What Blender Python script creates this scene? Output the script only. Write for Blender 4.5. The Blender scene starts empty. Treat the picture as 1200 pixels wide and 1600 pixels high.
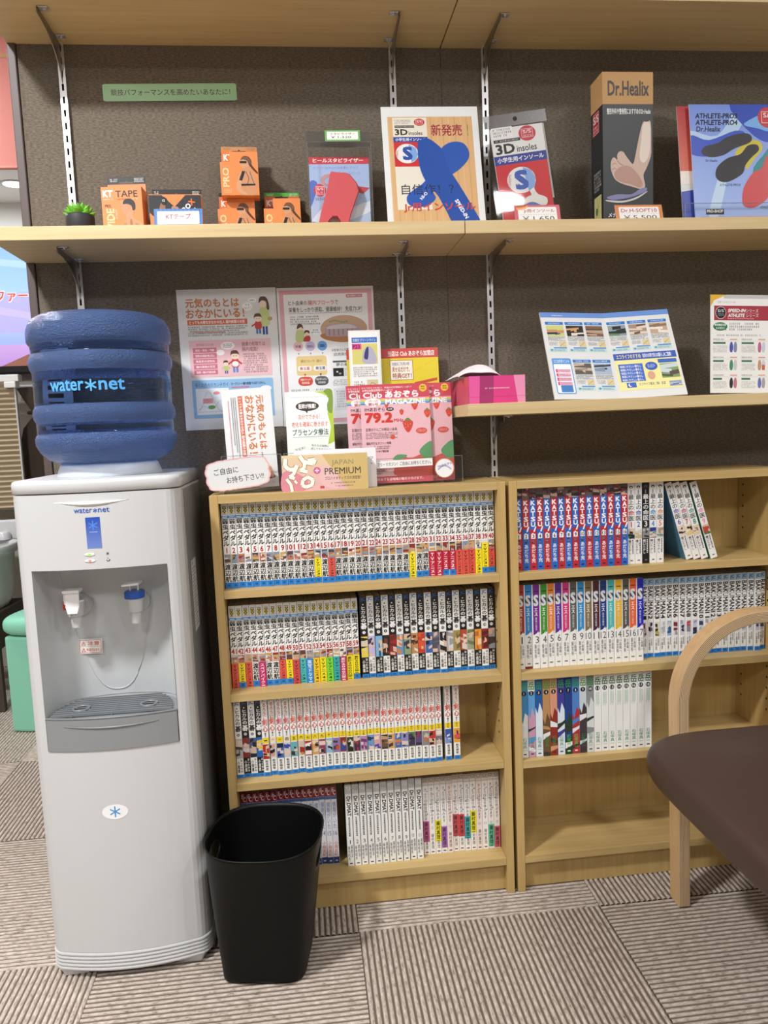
import bpy, bmesh, math, random
from math import sin, cos, pi, radians as R
from mathutils import Vector, Matrix

# ------------------------------------------------------------------ camera
scene = bpy.context.scene
COL = scene.collection
def camera_axes(yaw, pitch, roll):
    fw = Vector((sin(yaw)*cos(pitch), cos(yaw)*cos(pitch), sin(pitch)))
    rt = Vector((cos(yaw), -sin(yaw), 0.0)); up = rt.cross(fw)
    return fw, rt*cos(roll) + up*sin(roll), up*cos(roll) - rt*sin(roll)
_fw, _rt, _up = camera_axes(0.1035, -0.1096, -0.0415)
_cd = bpy.data.cameras.new('camera'); CAM = bpy.data.objects.new('camera', _cd); COL.objects.link(CAM)
CAM.matrix_world = Matrix(((_rt.x, _up.x, -_fw.x, -0.1013), (_rt.y, _up.y, -_fw.y, -1.6945), (_rt.z, _up.z, -_fw.z, 1.0127), (0, 0, 0, 1)))
_cd.sensor_fit = 'VERTICAL'; _cd.sensor_height = 36.0; _cd.lens = 36.0*1191.94/1600.0
_cd.clip_start = 0.02; _cd.clip_end = 50
scene.camera = CAM

# ------------------------------------------------------------------ world, lights, exposure
W = bpy.data.worlds.new('room_ambient'); scene.world = W; W.use_nodes = True
W.node_tree.nodes['Background'].inputs[0].default_value = (0.95, 0.97, 1.0, 1)
W.node_tree.nodes['Background'].inputs[1].default_value = 0.25
scene.view_settings.view_transform = 'Standard'
scene.view_settings.look = 'None'
scene.view_settings.gamma = 1.0
scene.view_settings.use_curve_mapping = False
scene.view_settings.exposure = 0.26
def unseen_ceiling_lamp(x, y, size, watt, z=2.47, col=(0.975, 0.985, 1.0)):
    ld = bpy.data.lights.new('unseen_ceiling_lamp', 'AREA'); ld.shape = 'DISK'; ld.size = size; ld.energy = watt; ld.color = col
    o = bpy.data.objects.new('unseen_ceiling_lamp', ld); COL.objects.link(o); o.location = (x, y, z)
for x, y, s, w in ((-1.05, -1.25, .22, 50), (1.35, -1.95, .34, 17), (-1.0, -3.0, .4, 24), (1.1, -3.2, .4, 18),
                   (-2.7, -1.25, .4, 16), (-1.75, 0.9, .4, 26), (-2.1, 2.55, .4, 40), (2.3, -1.4, .4, 10)):  # the lamp nearest the rear wall is unseen, placed to brighten that wall
    unseen_ceiling_lamp(x, y, s, w)

# ------------------------------------------------------------------ materials
def lin(c):
    if isinstance(c, str):
        c = c.lstrip('#'); c = tuple(int(c[i:i+2], 16) for i in (0, 2, 4))
    r = []
    for v in c[:3]:
        v = v/255.0
        r.append(v/12.92 if v <= 0.04045 else ((v+0.055)/1.055)**2.4)
    return (r[0], r[1], r[2], 1.0)
def newmat(name):
    m = bpy.data.materials.new(name); m.use_nodes = True
    nt = m.node_tree; b = nt.nodes['Principled BSDF']
    return m, nt, b
def plain(name, col, rough=.5, metal=0.0, spec=.5, coat=0.0, emit=0.0):
    m, nt, b = newmat(name)
    c = lin(col); b.inputs['Base Color'].default_value = c
    b.inputs['Roughness'].default_value = rough; b.inputs['Metallic'].default_value = metal
    b.inputs['Specular IOR Level'].default_value = spec; b.inputs['Coat Weight'].default_value = coat
    b.inputs['Coat Roughness'].default_value = .08
    if emit: b.inputs['Emission Color'].default_value = c; b.inputs['Emission Strength'].default_value = emit
    return m
def N(nt, t, **kw):
    n = nt.nodes.new(t)
    for k, v in kw.items():
        if k in n.inputs: n.inputs[k].default_value = v
        else: setattr(n, k, v)
    return n
def ramp(nt, stops):
    n = nt.nodes.new('ShaderNodeValToRGB'); e = n.color_ramp.elements
    e[0].position, e[0].color = stops[0][0], stops[0][1]; e[1].position, e[1].color = stops[-1][0], stops[-1][1]
    for p, c in stops[1:-1]:
        k = e.new(p); k.color = c
    return n
def printmat(name, rough, coat=0.0, emit=0.0):
    m, nt, b = newmat(name)
    a = N(nt, 'ShaderNodeAttribute'); a.attribute_name = 'col'
    nt.links.new(a.outputs['Color'], b.inputs['Base Color'])
    b.inputs['Roughness'].default_value = rough; b.inputs['Coat Weight'].default_value = coat; b.inputs['Coat Roughness'].default_value = .05
    if emit:
        nt.links.new(a.outputs['Color'], b.inputs['Emission Color']); b.inputs['Emission Strength'].default_value = emit
        b.inputs['Base Color'].default_value = (0, 0, 0, 1)
    return m
def woodmat(name, c1, c2, axis=0, rough=.42):
    m, nt, b = newmat(name)
    tc = N(nt, 'ShaderNodeTexCoord'); mp = N(nt, 'ShaderNodeMapping')
    s = [55.0, 55.0, 55.0]; s[axis] = 2.2
    mp.inputs['Scale'].default_value = s
    nt.links.new(tc.outputs['Object'], mp.inputs['Vector'])
    no = N(nt, 'ShaderNodeTexNoise'); no.inputs['Scale'].default_value = 1.6; no.inputs['Detail'].default_value = 5; no.inputs['Roughness'].default_value = .6
    nt.links.new(mp.outputs[0], no.inputs['Vector'])
    rp = ramp(nt, [(.3, lin(c1)), (.72, lin(c2))])
    nt.links.new(no.outputs['Fac'], rp.inputs['Fac']); nt.links.new(rp.outputs['Color'], b.inputs['Base Color'])
    b.inputs['Roughness'].default_value = rough
    return m
M = {}
M['print'] = printmat('printed_paper', .42)
M['cover'] = printmat('book_jacket', .33)
M['gloss'] = printmat('laminated_print', .25, coat=1.0)
M['screen'] = printmat('screen_picture', .3, emit=.85)
M['paper'] = plain('white_paper', (224, 225, 224), .6)
M['pages'] = plain('page_edges', (196, 190, 176), .8)
M['shelf'] = woodmat('pale_oak_laminate', (205, 178, 128), (220, 197, 150), 0)
M['case'] = woodmat('oak_laminate_across', (186, 156, 100), (203, 175, 118), 0)
M['kraft'] = plain('kraft_card', (192, 150, 98), .6)
M['case_up'] = woodmat('oak_laminate_upright', (188, 156, 97), (204, 174, 114), 2)
M['ply'] = woodmat('birch_veneer', (200, 160, 112), (214, 178, 132), 2, .38)
M['chrome'] = plain('polished_steel', (226, 226, 228), .26, .75)
M['dark_steel'] = plain('bracket_steel', (150, 148, 145), .28, 1.0)
M['trim'] = plain('plum_brown_trim', (88, 74, 70), .5)
M['white_plastic'] = plain('white_plastic', (203, 204, 204), .28)
M['cooler_side'] = plain('grey_side_with_shade', (132, 133, 134), .4)  # grey deepened to hold the shade on the cooler's side
M['niche'] = plain('pale_grey_plastic', (198, 201, 202), .3)
M['grey_plastic'] = plain('mid_grey_plastic', (138, 141, 143), .38)
M['grille'] = plain('grille_grey', (120, 124, 127), .35)
M['black_plastic'] = plain('black_plastic', (11, 12, 12), .45, spec=.22)
M['black'] = plain('flat_black', (14, 14, 15), .5)
M['red_plastic'] = plain('red_plastic', (205, 52, 36), .35)
M['blue_plastic'] = plain('blue_plastic', (34, 84, 170), .35)
M['tap_white'] = plain('tap_white', (240, 240, 238), .22)
M['tap_grey'] = plain('tap_grey', (196, 197, 196), .3)
M['led_green'] = plain('green_led', (120, 235, 60), .3, emit=1.2)
M['led_red'] = plain('red_led', (250, 110, 100), .3, emit=1.0)
M['lamp'] = plain('lamp_diffuser', (255, 252, 245), .3, emit=6.0)
M['mint'] = plain('mint_leatherette', (140, 212, 184), .38)
M['wall_white'] = plain('white_wall', (226, 228, 226), .7)
M['room_wall'] = plain('grey_beige_wall', (168, 163, 156), .7)
M['wall_beige'] = plain('beige_wall', (200, 194, 182), .7)
M['ceil'] = plain('ceiling_board', (226, 222, 220), .8)
M['leaf'] = plain('succulent_leaf', (108, 178, 48), .4)
M['pot'] = plain('charcoal_pot', (44, 45, 48), .55)
M['banner'] = plain('red_banner', (222, 142, 132), .7)
M['shoe'] = plain('dark_shoe', (44, 50, 66), .6)
M['sole'] = plain('grey_sole', (120, 120, 124), .7)
def tissue_mat():
    m, nt, b = newmat('tissue_paper'); b.inputs['Base Color'].default_value = lin((244, 238, 240)); b.inputs['Roughness'].default_value = .9
    return m
M['tissue'] = tissue_mat()
def fabric():
    m, nt, b = newmat('woven_wall_fabric')
    tc = N(nt, 'ShaderNodeTexCoord'); mp = N(nt, 'ShaderNodeMapping'); mp.inputs['Scale'].default_value = (150, 150, 420)
    nt.links.new(tc.outputs['Object'], mp.inputs['Vector'])
    no = N(nt, 'ShaderNodeTexNoise'); no.inputs['Scale'].default_value = 1.0; no.inputs['Detail'].default_value = 3
    nt.links.new(mp.outputs[0], no.inputs['Vector'])
    rp = ramp(nt, [(.3, lin((92, 83, 72))), (.7, lin((128, 118, 105)))])
    nt.links.new(no.outputs['Fac'], rp.inputs['Fac']); nt.links.new(rp.outputs['Color'], b.inputs['Base Color'])
    bp = N(nt, 'ShaderNodeBump'); bp.inputs['Strength'].default_value = .45; bp.inputs['Distance'].default_value = .002
    nt.links.new(no.outputs['Fac'], bp.inputs['Height']); nt.links.new(bp.outputs[0], b.inputs['Normal'])
    b.inputs['Roughness'].default_value = .85; b.inputs['Specular IOR Level'].default_value = .25
    return m
M['fabric'] = fabric()
RIB = 0.505/44
def carpet():
    m, nt, b = newmat('ribbed_carpet')
    tc = N(nt, 'ShaderNodeTexCoord')
    sx = N(nt, 'ShaderNodeSeparateXYZ'); nt.links.new(tc.outputs['Object'], sx.inputs[0])
    mp = N(nt, 'ShaderNodeMapping'); mp.inputs['Scale'].default_value = (170, 60, 170)
    nt.links.new(tc.outputs['Object'], mp.inputs['Vector'])
    oi = N(nt, 'ShaderNodeObjectInfo'); va = N(nt, 'ShaderNodeVectorMath', operation='ADD')
    cb = N(nt, 'ShaderNodeCombineXYZ'); mu = N(nt, 'ShaderNodeMath', operation='MULTIPLY'); mu.inputs[1].default_value = 50
    nt.links.new(oi.outputs['Random'], mu.inputs[0]); nt.links.new(mu.outputs[0], cb.inputs[0])
    nt.links.new(mp.outputs[0], va.inputs[0]); nt.links.new(cb.outputs[0], va.inputs[1])
    no = N(nt, 'ShaderNodeTexNoise'); no.inputs['Scale'].default_value = 1.0; no.inputs['Detail'].default_value = 4; no.inputs['Roughness'].default_value = .7
    nt.links.new(va.outputs[0], no.inputs['Vector'])
    yarn = ramp(nt, [(.28, lin((112, 98, 88))), (.45, lin((182, 170, 157))), (.6, lin((203, 192, 180))), (.78, lin((230, 222, 212)))])
    nt.links.new(no.outputs['Fac'], yarn.inputs['Fac'])
    gr = N(nt, 'ShaderNodeMath', operation='MULTIPLY_ADD'); gr.inputs[1].default_value = 1/RIB; gr.inputs[2].default_value = 1000.0
    nt.links.new(sx.outputs[0], gr.inputs[0])
    fr = N(nt, 'ShaderNodeMath', operation='FRACT'); nt.links.new(gr.outputs[0], fr.inputs[0])
    groove = ramp(nt, [(.0, (1, 1, 1, 1)), (.14, (1, 1, 1, 1)), (.26, (0, 0, 0, 1)), (.76, (0, 0, 0, 1)), (.88, (1, 1, 1, 1)), (1.0, (1, 1, 1, 1))])
    nt.links.new(fr.outputs[0], groove.inputs['Fac'])
    mx = N(nt, 'ShaderNodeMix', data_type='RGBA'); mx.inputs[7].default_value = lin((112, 97, 86))
    nt.links.new(groove.outputs['Color'], mx.inputs[0]); nt.links.new(yarn.outputs['Color'], mx.inputs[6])
    nt.links.new(mx.outputs[2], b.inputs['Base Color'])
    bp = N(nt, 'ShaderNodeBump'); bp.inputs['Strength'].default_value = .6; bp.inputs['Distance'].default_value = .003
    nt.links.new(no.outputs['Fac'], bp.inputs['Height']); nt.links.new(bp.outputs[0], b.inputs['Normal'])
    b.inputs['Roughness'].default_value = .95; b.inputs['Specular IOR Level'].default_value = .1
    return m
M['carpet'] = carpet()
def leather():
    m, nt, b = newmat('brown_leatherette')
    no = N(nt, 'ShaderNodeTexNoise'); no.inputs['Scale'].default_value = 900; tc = N(nt, 'ShaderNodeTexCoord')
    nt.links.new(tc.outputs['Object'], no.inputs['Vector'])
    bp = N(nt, 'ShaderNodeBump'); bp.inputs['Strength'].default_value = .08; bp.inputs['Distance'].default_value = .001
    nt.links.new(no.outputs['Fac'], bp.inputs['Height']); nt.links.new(bp.outputs[0], b.inputs['Normal'])
    b.inputs['Base Color'].default_value = lin((66, 48, 40)); b.inputs['Roughness'].default_value = .42
    return m
M['leather'] = leather()
def plyedge():
    m, nt, b = newmat('plywood_edge_laminations')
    at = N(nt, 'ShaderNodeAttribute'); at.attribute_name = 'ply'
    mu = N(nt, 'ShaderNodeMath', operation='MULTIPLY'); mu.inputs[1].default_value = 8.0
    nt.links.new(at.outputs['Fac'], mu.inputs[0])
    fr = N(nt, 'ShaderNodeMath', operation='FRACT'); nt.links.new(mu.outputs[0], fr.inputs[0])
    rp = ramp(nt, [(.0, lin((104, 78, 54))), (.14, lin((112, 86, 60))), (.24, lin((212, 182, 140))), (.78, lin((218, 190, 150))), (.86, lin((112, 86, 60))), (1.0, lin((104, 78, 54)))])
    nt.links.new(fr.outputs[0], rp.inputs['Fac']); nt.links.new(rp.outputs['Color'], b.inputs['Base Color'])
    b.inputs['Roughness'].default_value = .5
    return m
M['plyedge'] = plyedge()
def clear(name, tint=(255, 255, 255), fac=.05, edge=.5, rough=.03):
    m, nt, b = newmat(name); nt.nodes.remove(b)
    out = nt.nodes['Material Output']; tr = N(nt, 'ShaderNodeBsdfTransparent'); gl = N(nt, 'ShaderNodeBsdfGlossy')
    tr.inputs[0].default_value = lin(tint); gl.inputs['Roughness'].default_value = rough
    lw = N(nt, 'ShaderNodeLayerWeight'); pw = N(nt, 'ShaderNodeMath', operation='POWER'); pw.inputs[1].default_value = 4.0; nt.links.new(lw.outputs['Facing'], pw.inputs[0])
    ad = N(nt, 'ShaderNodeMath', operation='MULTIPLY_ADD'); ad.inputs[1].default_value = edge; ad.inputs[2].default_value = fac; nt.links.new(pw.outputs[0], ad.inputs[0])
    mx = N(nt, 'ShaderNodeMixShader'); nt.links.new(ad.outputs[0], mx.inputs[0]); nt.links.new(tr.outputs[0], mx.inputs[1]); nt.links.new(gl.outputs[0], mx.inputs[2])
    nt.links.new(mx.outputs[0], out.inputs['Surface'])
    return m
M['clear'] = clear('clear_acrylic', fac=.03)
M['clear_edge'] = clear('acrylic_edge', (225, 232, 232), .40, .4, .25)
M['pouch'] = clear('clear_plastic_film', (250, 250, 250), .018, .4, .04)
def water(name, col, rough, bump, trans=1.0):
    m, nt, b = newmat(name)
    b.inputs['Base Color'].default_value = lin(col); b.inputs['Roughness'].default_value = rough
    b.inputs['Transmission Weight'].default_value = trans; b.inputs['IOR'].default_value = 1.33
    if bump:
        tc = N(nt, 'ShaderNodeTexCoord'); no = N(nt, 'ShaderNodeTexNoise'); no.inputs['Scale'].default_value = 360; no.inputs['Detail'].default_value = 1.0
        nt.links.new(tc.outputs['Object'], no.inputs['Vector'])
        bp = N(nt, 'ShaderNodeBump'); bp.inputs['Strength'].default_value = bump; bp.inputs['Distance'].default_value = .004
        nt.links.new(no.outputs['Fac'], bp.inputs['Height']); nt.links.new(bp.outputs[0], b.inputs['Normal'])
    return m
M['bottle_clear'] = water('blue_bottle_clear', (172, 204, 248), .02, 0)
M['bottle_frost'] = water('blue_bottle_textured', (122, 158, 222), .2, 1.0, .78)
M['film_seal'] = clear('frosted_film_seal', (214, 214, 212), .10, .4, .3)
M['collar'] = plain('milky_collar', (214, 222, 232), .3)

# ------------------------------------------------------------------ object helpers
def link(o, parent=None):
    COL.objects.link(o)
    if parent is not None: o.parent = parent
    return o
def tag(o, label, cat, group=None, kind=None):
    if label: o['label'] = label
    if cat: o['category'] = cat
    if group: o['group'] = group
    if kind: o['kind'] = kind
    return o
def thing(name, label, cat, loc=(0, 0, 0), rot=(0, 0, 0), group=None):
    o = bpy.data.objects.new(name, None); o.empty_display_size = .02
    o.location = loc; o.rotation_euler = rot
    link(o); return tag(o, label, cat, group)
class MB:
    """collects geometry for one mesh"""
    def __init__(s): s.v = []; s.f = []; s.m = []; s.s = []
    def add(s, vs, fs, mi=0, smooth=False):
        n = len(s.v); s.v += [tuple(p) for p in vs]
        for f in fs: s.f.append(tuple(i+n for i in f)); s.m.append(mi); s.s.append(smooth)
        return s
    def box(s, x0, x1, y0, y1, z0, z1, mi=0):
        return s.add([(x0, y0, z0), (x1, y0, z0), (x1, y1, z0), (x0, y1, z0), (x0, y0, z1), (x1, y0, z1), (x1, y1, z1), (x0, y1, z1)],
                     [(3, 2, 1, 0), (4, 5, 6, 7), (0, 1, 5, 4), (1, 2, 6, 5), (2, 3, 7, 6), (3, 0, 4, 7)], mi)
    def loft(s, rings, mi=0, cap=(True, True), smooth=True, closed=True):
        n = len(rings[0]); vs = [p for r in rings for p in r]; fs = []
        for k in range(len(rings)-1):
            for i in range(n if closed else n-1):
                j = (i+1) % n; fs.append((k*n+i, k*n+j, (k+1)*n+j, (k+1)*n+i))
        s.add(vs, fs, mi, smooth)
        if closed and cap[0]: s.add(rings[0], [tuple(reversed(range(n)))], mi)
        if closed and cap[1]: s.add(rings[-1], [tuple(range(n))], mi)
        return s
    def lathe(s, prof, c=(0, 0, 0), n=32, mi=0, cap=(True, True), smooth=True, axis='z'):
        rings = []
        for r, h in prof:
            ring = []
            for i in range(n):
                a = 2*pi*i/n; u, w = r*cos(a), r*sin(a)
                if axis == 'z': ring.append((c[0]+u, c[1]+w, c[2]+h))
                elif axis == 'y': ring.append((c[0]+u, c[1]-h, c[2]+w))
                else: ring.append((c[0]+h, c[1]+u, c[2]+w))
            rings.append(ring)
        return s.loft(rings, mi, cap, smooth)
    def tube(s, pts, r, n=8, mi=0):
        pts = [Vector(p) for p in pts]; rings = []
        for i, p in enumerate(pts):
            t = (pts[min(i+1, len(pts)-1)] - pts[max(i-1, 0)]).normalized()
            a = Vector((0, 0, 1)) if abs(t.z) < .9 else Vector((1, 0, 0))
            u = t.cross(a).normalized(); w = t.cross(u)
            rr = r[i] if isinstance(r, (list, tuple)) else r
            rings.append([tuple(p + u*rr*cos(2*pi*k/n) + w*rr*sin(2*pi*k/n)) for k in range(n)])
        return s.loft(rings, mi)
    def prism(s, pts, z0, z1, mi=0, smooth=False):
        return s.loft([[(x, y, z0) for x, y in pts], [(x, y, z1) for x, y in pts]], mi, smooth=smooth)
    def mesh(s, name, mats):
        me = bpy.data.meshes.new(name); me.from_pydata(s.v, [], s.f)
        for m in (mats if isinstance(mats, (list, tuple)) else [mats]): me.materials.append(m)
        me.polygons.foreach_set('material_index', s.m); me.polygons.foreach_set('use_smooth', s.s)
        me.update(); return me
    def build(s, name, mats, parent=None, loc=(0, 0, 0), rot=(0, 0, 0), bevel=0, seg=2, angle=40):
        o = bpy.data.objects.new(name, s.mesh(name, mats)); o.location = loc; o.rotation_euler = rot
        if bevel:
            b = o.modifiers.new('bevel', 'BEVEL'); b.width = bevel; b.segments = seg; b.limit_method = 'ANGLE'; b.angle_limit = R(angle)
        return link(o, parent)
def weld(o):
    bm = bmesh.new(); bm.from_mesh(o.data); bmesh.ops.remove_doubles(bm, verts=bm.verts, dist=1e-5); bmesh.ops.recalc_face_normals(bm, faces=bm.faces)
    bm.to_mesh(o.data); bm.free(); return o
# ------------------------------------------------------------------ flat print: lettering and shapes lying on a surface
_G = {}
def glyphs(t, b=0.0):
    k = (t, b)
    if k not in _G:
        c = bpy.data.curves.new('t', 'FONT'); c.body = t; c.resolution_u = 2; c.offset = 0.0 if b > .001 else b; c.size = 1
        o = bpy.data.objects.new('t', c); me = o.to_mesh()
        v = [(p.co.x, p.co.y) for p in me.vertices]; f = [tuple(q.vertices) for q in me.polygons]
        o.to_mesh_clear(); bpy.data.objects.remove(o); bpy.data.curves.remove(c)
        if b > .001:      # heavier strokes: the same outline laid four times, slightly apart
            d = b*.8; n = len(v); v = [(x+dx*d, y+dy*d) for dx, dy in ((-1, -1), (1, -1), (1, 1), (-1, 1)) for x, y in v]; f = [tuple(i+k*n for i in q) for k in range(4) for q in f]
        xs = [p[0] for p in v] or [0, 1]; ys = [p[1] for p in v] or [0, 1]
        _G[k] = (v, f, min(xs), max(xs), min(ys), max(ys))
    return _G[k]
class Print:
    """flat print in millimetres on an upright sheet: x right, y up, layer towards the viewer"""
    def __init__(s, dz=.1): s.v = []; s.f = []; s.c = []; s.dz = dz; s.k = 0
    def raw(s, vs, fs, col, l, copies=1):
        n = len(s.v); c = lin(col); s.k = (s.k+1) % 5; m = max(1, len(vs)//copies)      # overlapping shapes of one layer never share a plane
        s.v += [(x, y, (l+.07*s.k)*s.dz if copies == 1 else (l+.09*(i//m))*s.dz) for i, (x, y) in enumerate(vs)]; s.c += [c]*len(vs)
        s.f += [tuple(i+n for i in f) for f in fs]; return s
    clip = None
    def poly(s, pts, col, l=1):
        if s.clip:
            for ax, lim, sg in ((0, s.clip[0], 1), (0, s.clip[2], -1), (1, s.clip[1], 1), (1, s.clip[3], -1)):
                out = []
                for i in range(len(pts)):
                    a, b = pts[i-1], pts[i]; da, db = (a[ax]-lim)*sg, (b[ax]-lim)*sg
                    if (da >= 0) != (db >= 0):
                        t = da/(da-db); out.append((a[0]+(b[0]-a[0])*t, a[1]+(b[1]-a[1])*t))
                    if db >= 0: out.append(b)
                pts = out
                if len(pts) < 3: return s
        return s.raw(pts, [tuple(range(len(pts)))], col, l)
    def rect(s, x0, y0, x1, y1, col, l=1): return s.poly([(x0, y0), (x1, y0), (x1, y1), (x0, y1)], col, l)
    def grad(s, x0, y0, x1, y1, cb, ct, l=1):
        n = len(s.v); s.v += [(x0, y0, l*s.dz), (x1, y0, l*s.dz), (x1, y1, l*s.dz), (x0, y1, l*s.dz)]
        s.c += [lin(cb), lin(cb), lin(ct), lin(ct)]; s.f.append((n, n+1, n+2, n+3)); return s
    def ell(s, cx, cy, rx, ry, col, l=1, n=24, rot=0):
        c, q = cos(rot), sin(rot)
        return s.poly([(cx+rx*cos(2*pi*i/n)*c-ry*sin(2*pi*i/n)*q, cy+rx*cos(2*pi*i/n)*q+ry*sin(2*pi*i/n)*c) for i in range(n)], col, l)
    def rrect(s, x0, y0, x1, y1, r, col, l=1):
        p = []
        for cx, cy, a in ((x1-r, y0+r, -90), (x1-r, y1-r, 0), (x0+r, y1-r, 90), (x0+r, y0+r, 180)):
            p += [(cx+r*cos(R(a+k*22.5)), cy+r*sin(R(a+k*22.5))) for k in range(5)]
        return s.poly(p, col, l)
    def line(s, x0, y0, x1, y1, w, col, l=1):
        d = math.hypot(x1-x0, y1-y0) or 1; nx, ny = -(y1-y0)/d*w/2, (x1-x0)/d*w/2
        return s.poly([(x0-nx, y0-ny), (x1-nx, y1-ny), (x1+nx, y1+ny), (x0+nx, y0+ny)], col, l)
    def frame(s, x0, y0, x1, y1, w, col, l=1):
        for a in ((x0, y0, x1, y0+w), (x0, y1-w, x1, y1), (x0, y0, x0+w, y1), (x1-w, y0, x1, y1)): s.rect(*a, col, l)
        return s
    def curve(s, pts, w, col, l=1):
        for a, b in zip(pts[:-1], pts[1:]): s.line(*a, *b, w, col, l)
        return s
    def blob(s, pts, col, l=1, k=4):
        q = []; n = len(pts)
        for i in range(n):
            p0, p1, p2, p3 = (pts[(i+d-1) % n] for d in range(4))
            for j in range(k):
                t = j/k
                q.append(tuple(.5*((2*p1[a]) + (-p0[a]+p2[a])*t + (2*p0[a]-5*p1[a]+4*p2[a]-p3[a])*t*t + (-p0[a]+3*p1[a]-3*p2[a]+p3[a])*t**3) for a in (0, 1)))
        return s.poly(q, col, l)
    def fit(s, t, x0, y0, x1, y1, col, l=2, b=.012, rot=0, shear=0.0):
        v, f, a0, a1, b0, b1 = glyphs(t, b); w = (a1-a0) or 1; h = (b1-b0) or 1
        if rot == 0 and t in ('1', '!', 'I', '一') and t != '一':
            m_ = (x0+x1)/2; x0, x1 = m_-(x1-x0)*.17, m_+(x1-x0)*.17
        if rot == 0: vs = [(x0+(x-a0)/w*(x1-x0)+shear*(y-b0)/h*(y1-y0), y0+(y-b0)/h*(y1-y0)) for x, y in v]
        elif rot == -90: vs = [(x0+(y-b0)/h*(x1-x0), y1-(x-a0)/w*(y1-y0)) for x, y in v]
        else: vs = [(x1-(y-b0)/h*(x1-x0), y0+(x-a0)/w*(y1-y0)) for x, y in v]
        return s.raw(vs, f, col, l, 4 if b > .001 else 1)
    def text(s, t, x, y, size, col, l=2, b=.012, al='l', ang=0.0, sx=1.0):
        v, f, a0, a1, b0, b1 = glyphs(t, b); off = {'l': -a0, 'c': -(a0+a1)/2, 'r': -a1}[al]
        c, q = cos(ang), sin(ang)
        vs = [(x+((px+off)*c*sx-py*q)*size, y+((px+off)*q*sx+py*c)*size) for px, py in v]
        return s.raw(vs, f, col, l, 4 if b > .001 else 1)
    def vfit(s, t, x0, y0, x1, y1, col, l=2, b=.012):
        ch = [c for c in t]; h = (y1-y0)/len(ch)
        for i, c in enumerate(ch):
            if c == ' ': continue
            yt = y1-i*h
            v, f, a0, a1, b0, b1 = glyphs(c, b)
            if c in 'ー〜-':
                s.fit(c, (x0+x1)/2-(x1-x0)*.12, yt-h*.92, (x0+x1)/2+(x1-x0)*.12, yt-h*.08, col, l, b, rot=-90); continue
            if ord(c) > 0x2e80:
                vs = [(x0+(x1-x0)*(x-0.0), yt-h+h*(y+.12)) for x, y in v]
            else:
                w = (a1-a0) or 1; vs = [(x0+(x1-x0)*(.12+.76*(x-a0)/w), yt-h+h*(.12+.76*(y-min(b0, 0))/max(.68, b1-b0))) for x, y in v]
            s.raw(vs, f, col, l, 4 if b > .001 else 1)
        return s
    def greek(s, x0, y0, x1, y1, n, col, l=2, seed=1, fill=.62, ragged=.25):
        rnd = random.Random(seed); h = (y1-y0)/n
        for i in range(n):
            y = y1-(i+1)*h+h*(1-fill)/2; x = x0; xe = x1-(rnd.random()*ragged*(x1-x0) if i % 3 == 2 else 0)
            while x < xe-h*.4:
                w = h*fill*rnd.choice((.7, .9, 1.0)); d = h*fill
                if rnd.random() > .08:
                    s.rect(x, y, x+w, y+d*.16, col, l); s.rect(x, y+d*.78, x+w, y+d*.95, col, l); s.rect(x+w*rnd.uniform(.1, .6), y, x+w*.75, y+d, col, l)
                x += w+h*.18
        return s
    def vgreek(s, x0, y0, x1, y1, col, l=2, seed=1):
        rnd = random.Random(seed); w = x1-x0; y = y1
        while y-w > y0:
            s.rect(x0, y-w*.25, x1, y-w*.05, col, l); s.rect(x0, y-w*.85, x1, y-w*.65, col, l); s.rect(x0+w*rnd.uniform(.1, .5), y-w*.85, x0+w*.75, y-w*.05, col, l)
            y -= w*1.12
        return s
    def art(s, x0, y0, x1, y1, cols, l=2, seed=1):
        """an abstract patch of colours"""
        rnd = random.Random(seed); s.rect(x0, y0, x1, y1, cols[0], l); w, h = x1-x0, y1-y0
        for i in range(5):
            c = cols[1+i % (len(cols)-1)] if len(cols) > 1 else cols[0]
            y = y0+h*rnd.random()*.8; d = h*rnd.uniform(.12, .3); e = h*rnd.uniform(-.12, .12); a = x0+w*rnd.choice((0, 0, .25, .45)); b_ = x0+w*rnd.choice((1, 1, .75, .6))
            q = [(a, y), (b_, y+e), (b_, y+d+e), (a, y+d)]
            s.poly([(px, min(y1, max(y0, py))) for px, py in q], c, l+1+i*.12)
        return s
    def aster(s, cx, cy, r, w, col, l=2):
        for k in range(3):
            a = pi/2+k*pi/3; s.line(cx-r*cos(a), cy-r*sin(a), cx+r*cos(a), cy+r*sin(a), w, col, l)
        return s
    def mesh(s, name, mat, fn=None):
        me = bpy.data.meshes.new(name)
        if fn is None: vs = [(x*.001, -z*.001, y*.001) for x, y, z in s.v]
        else: vs = [fn(x*.001, y*.001, z*.001) for x, y, z in s.v]
        me.from_pydata(vs, [], s.f); me.materials.append(mat)
        at = me.color_attributes.new('col', 'FLOAT_COLOR', 'POINT'); at.data.foreach_set('color', [k for c in s.c for k in c])
        me.update(); return me
    def build(s, name, parent=None, mat='print', loc=(0, 0, 0), rot=(0, 0, 0), fn=None):
        o = bpy.data.objects.new(name, s.mesh(name, M[mat], fn)); o.location = loc; o.rotation_euler = rot
        return link(o, parent)
def colbox(b, x0, x1, y0, y1, z0, z1): return b.box(x0, x1, y0, y1, z0, z1)
def sheet(name, label, cat, w, h, loc, rot=(0, 0, 0), t=.0006, pr=None, mat='print', base='paper', group=None, pname='printing'):
    """an upright sheet of paper or card: w, h in metres, origin at the middle of its foot"""
    o = MB().box(-w/2, w/2, 0, t, 0, h).build(name, M[base], None, loc, rot)
    tag(o, label, cat, group)
    if pr is not None: pr.build(pname, o, mat, (-w/2, -.0001, 0))
    return o
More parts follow.
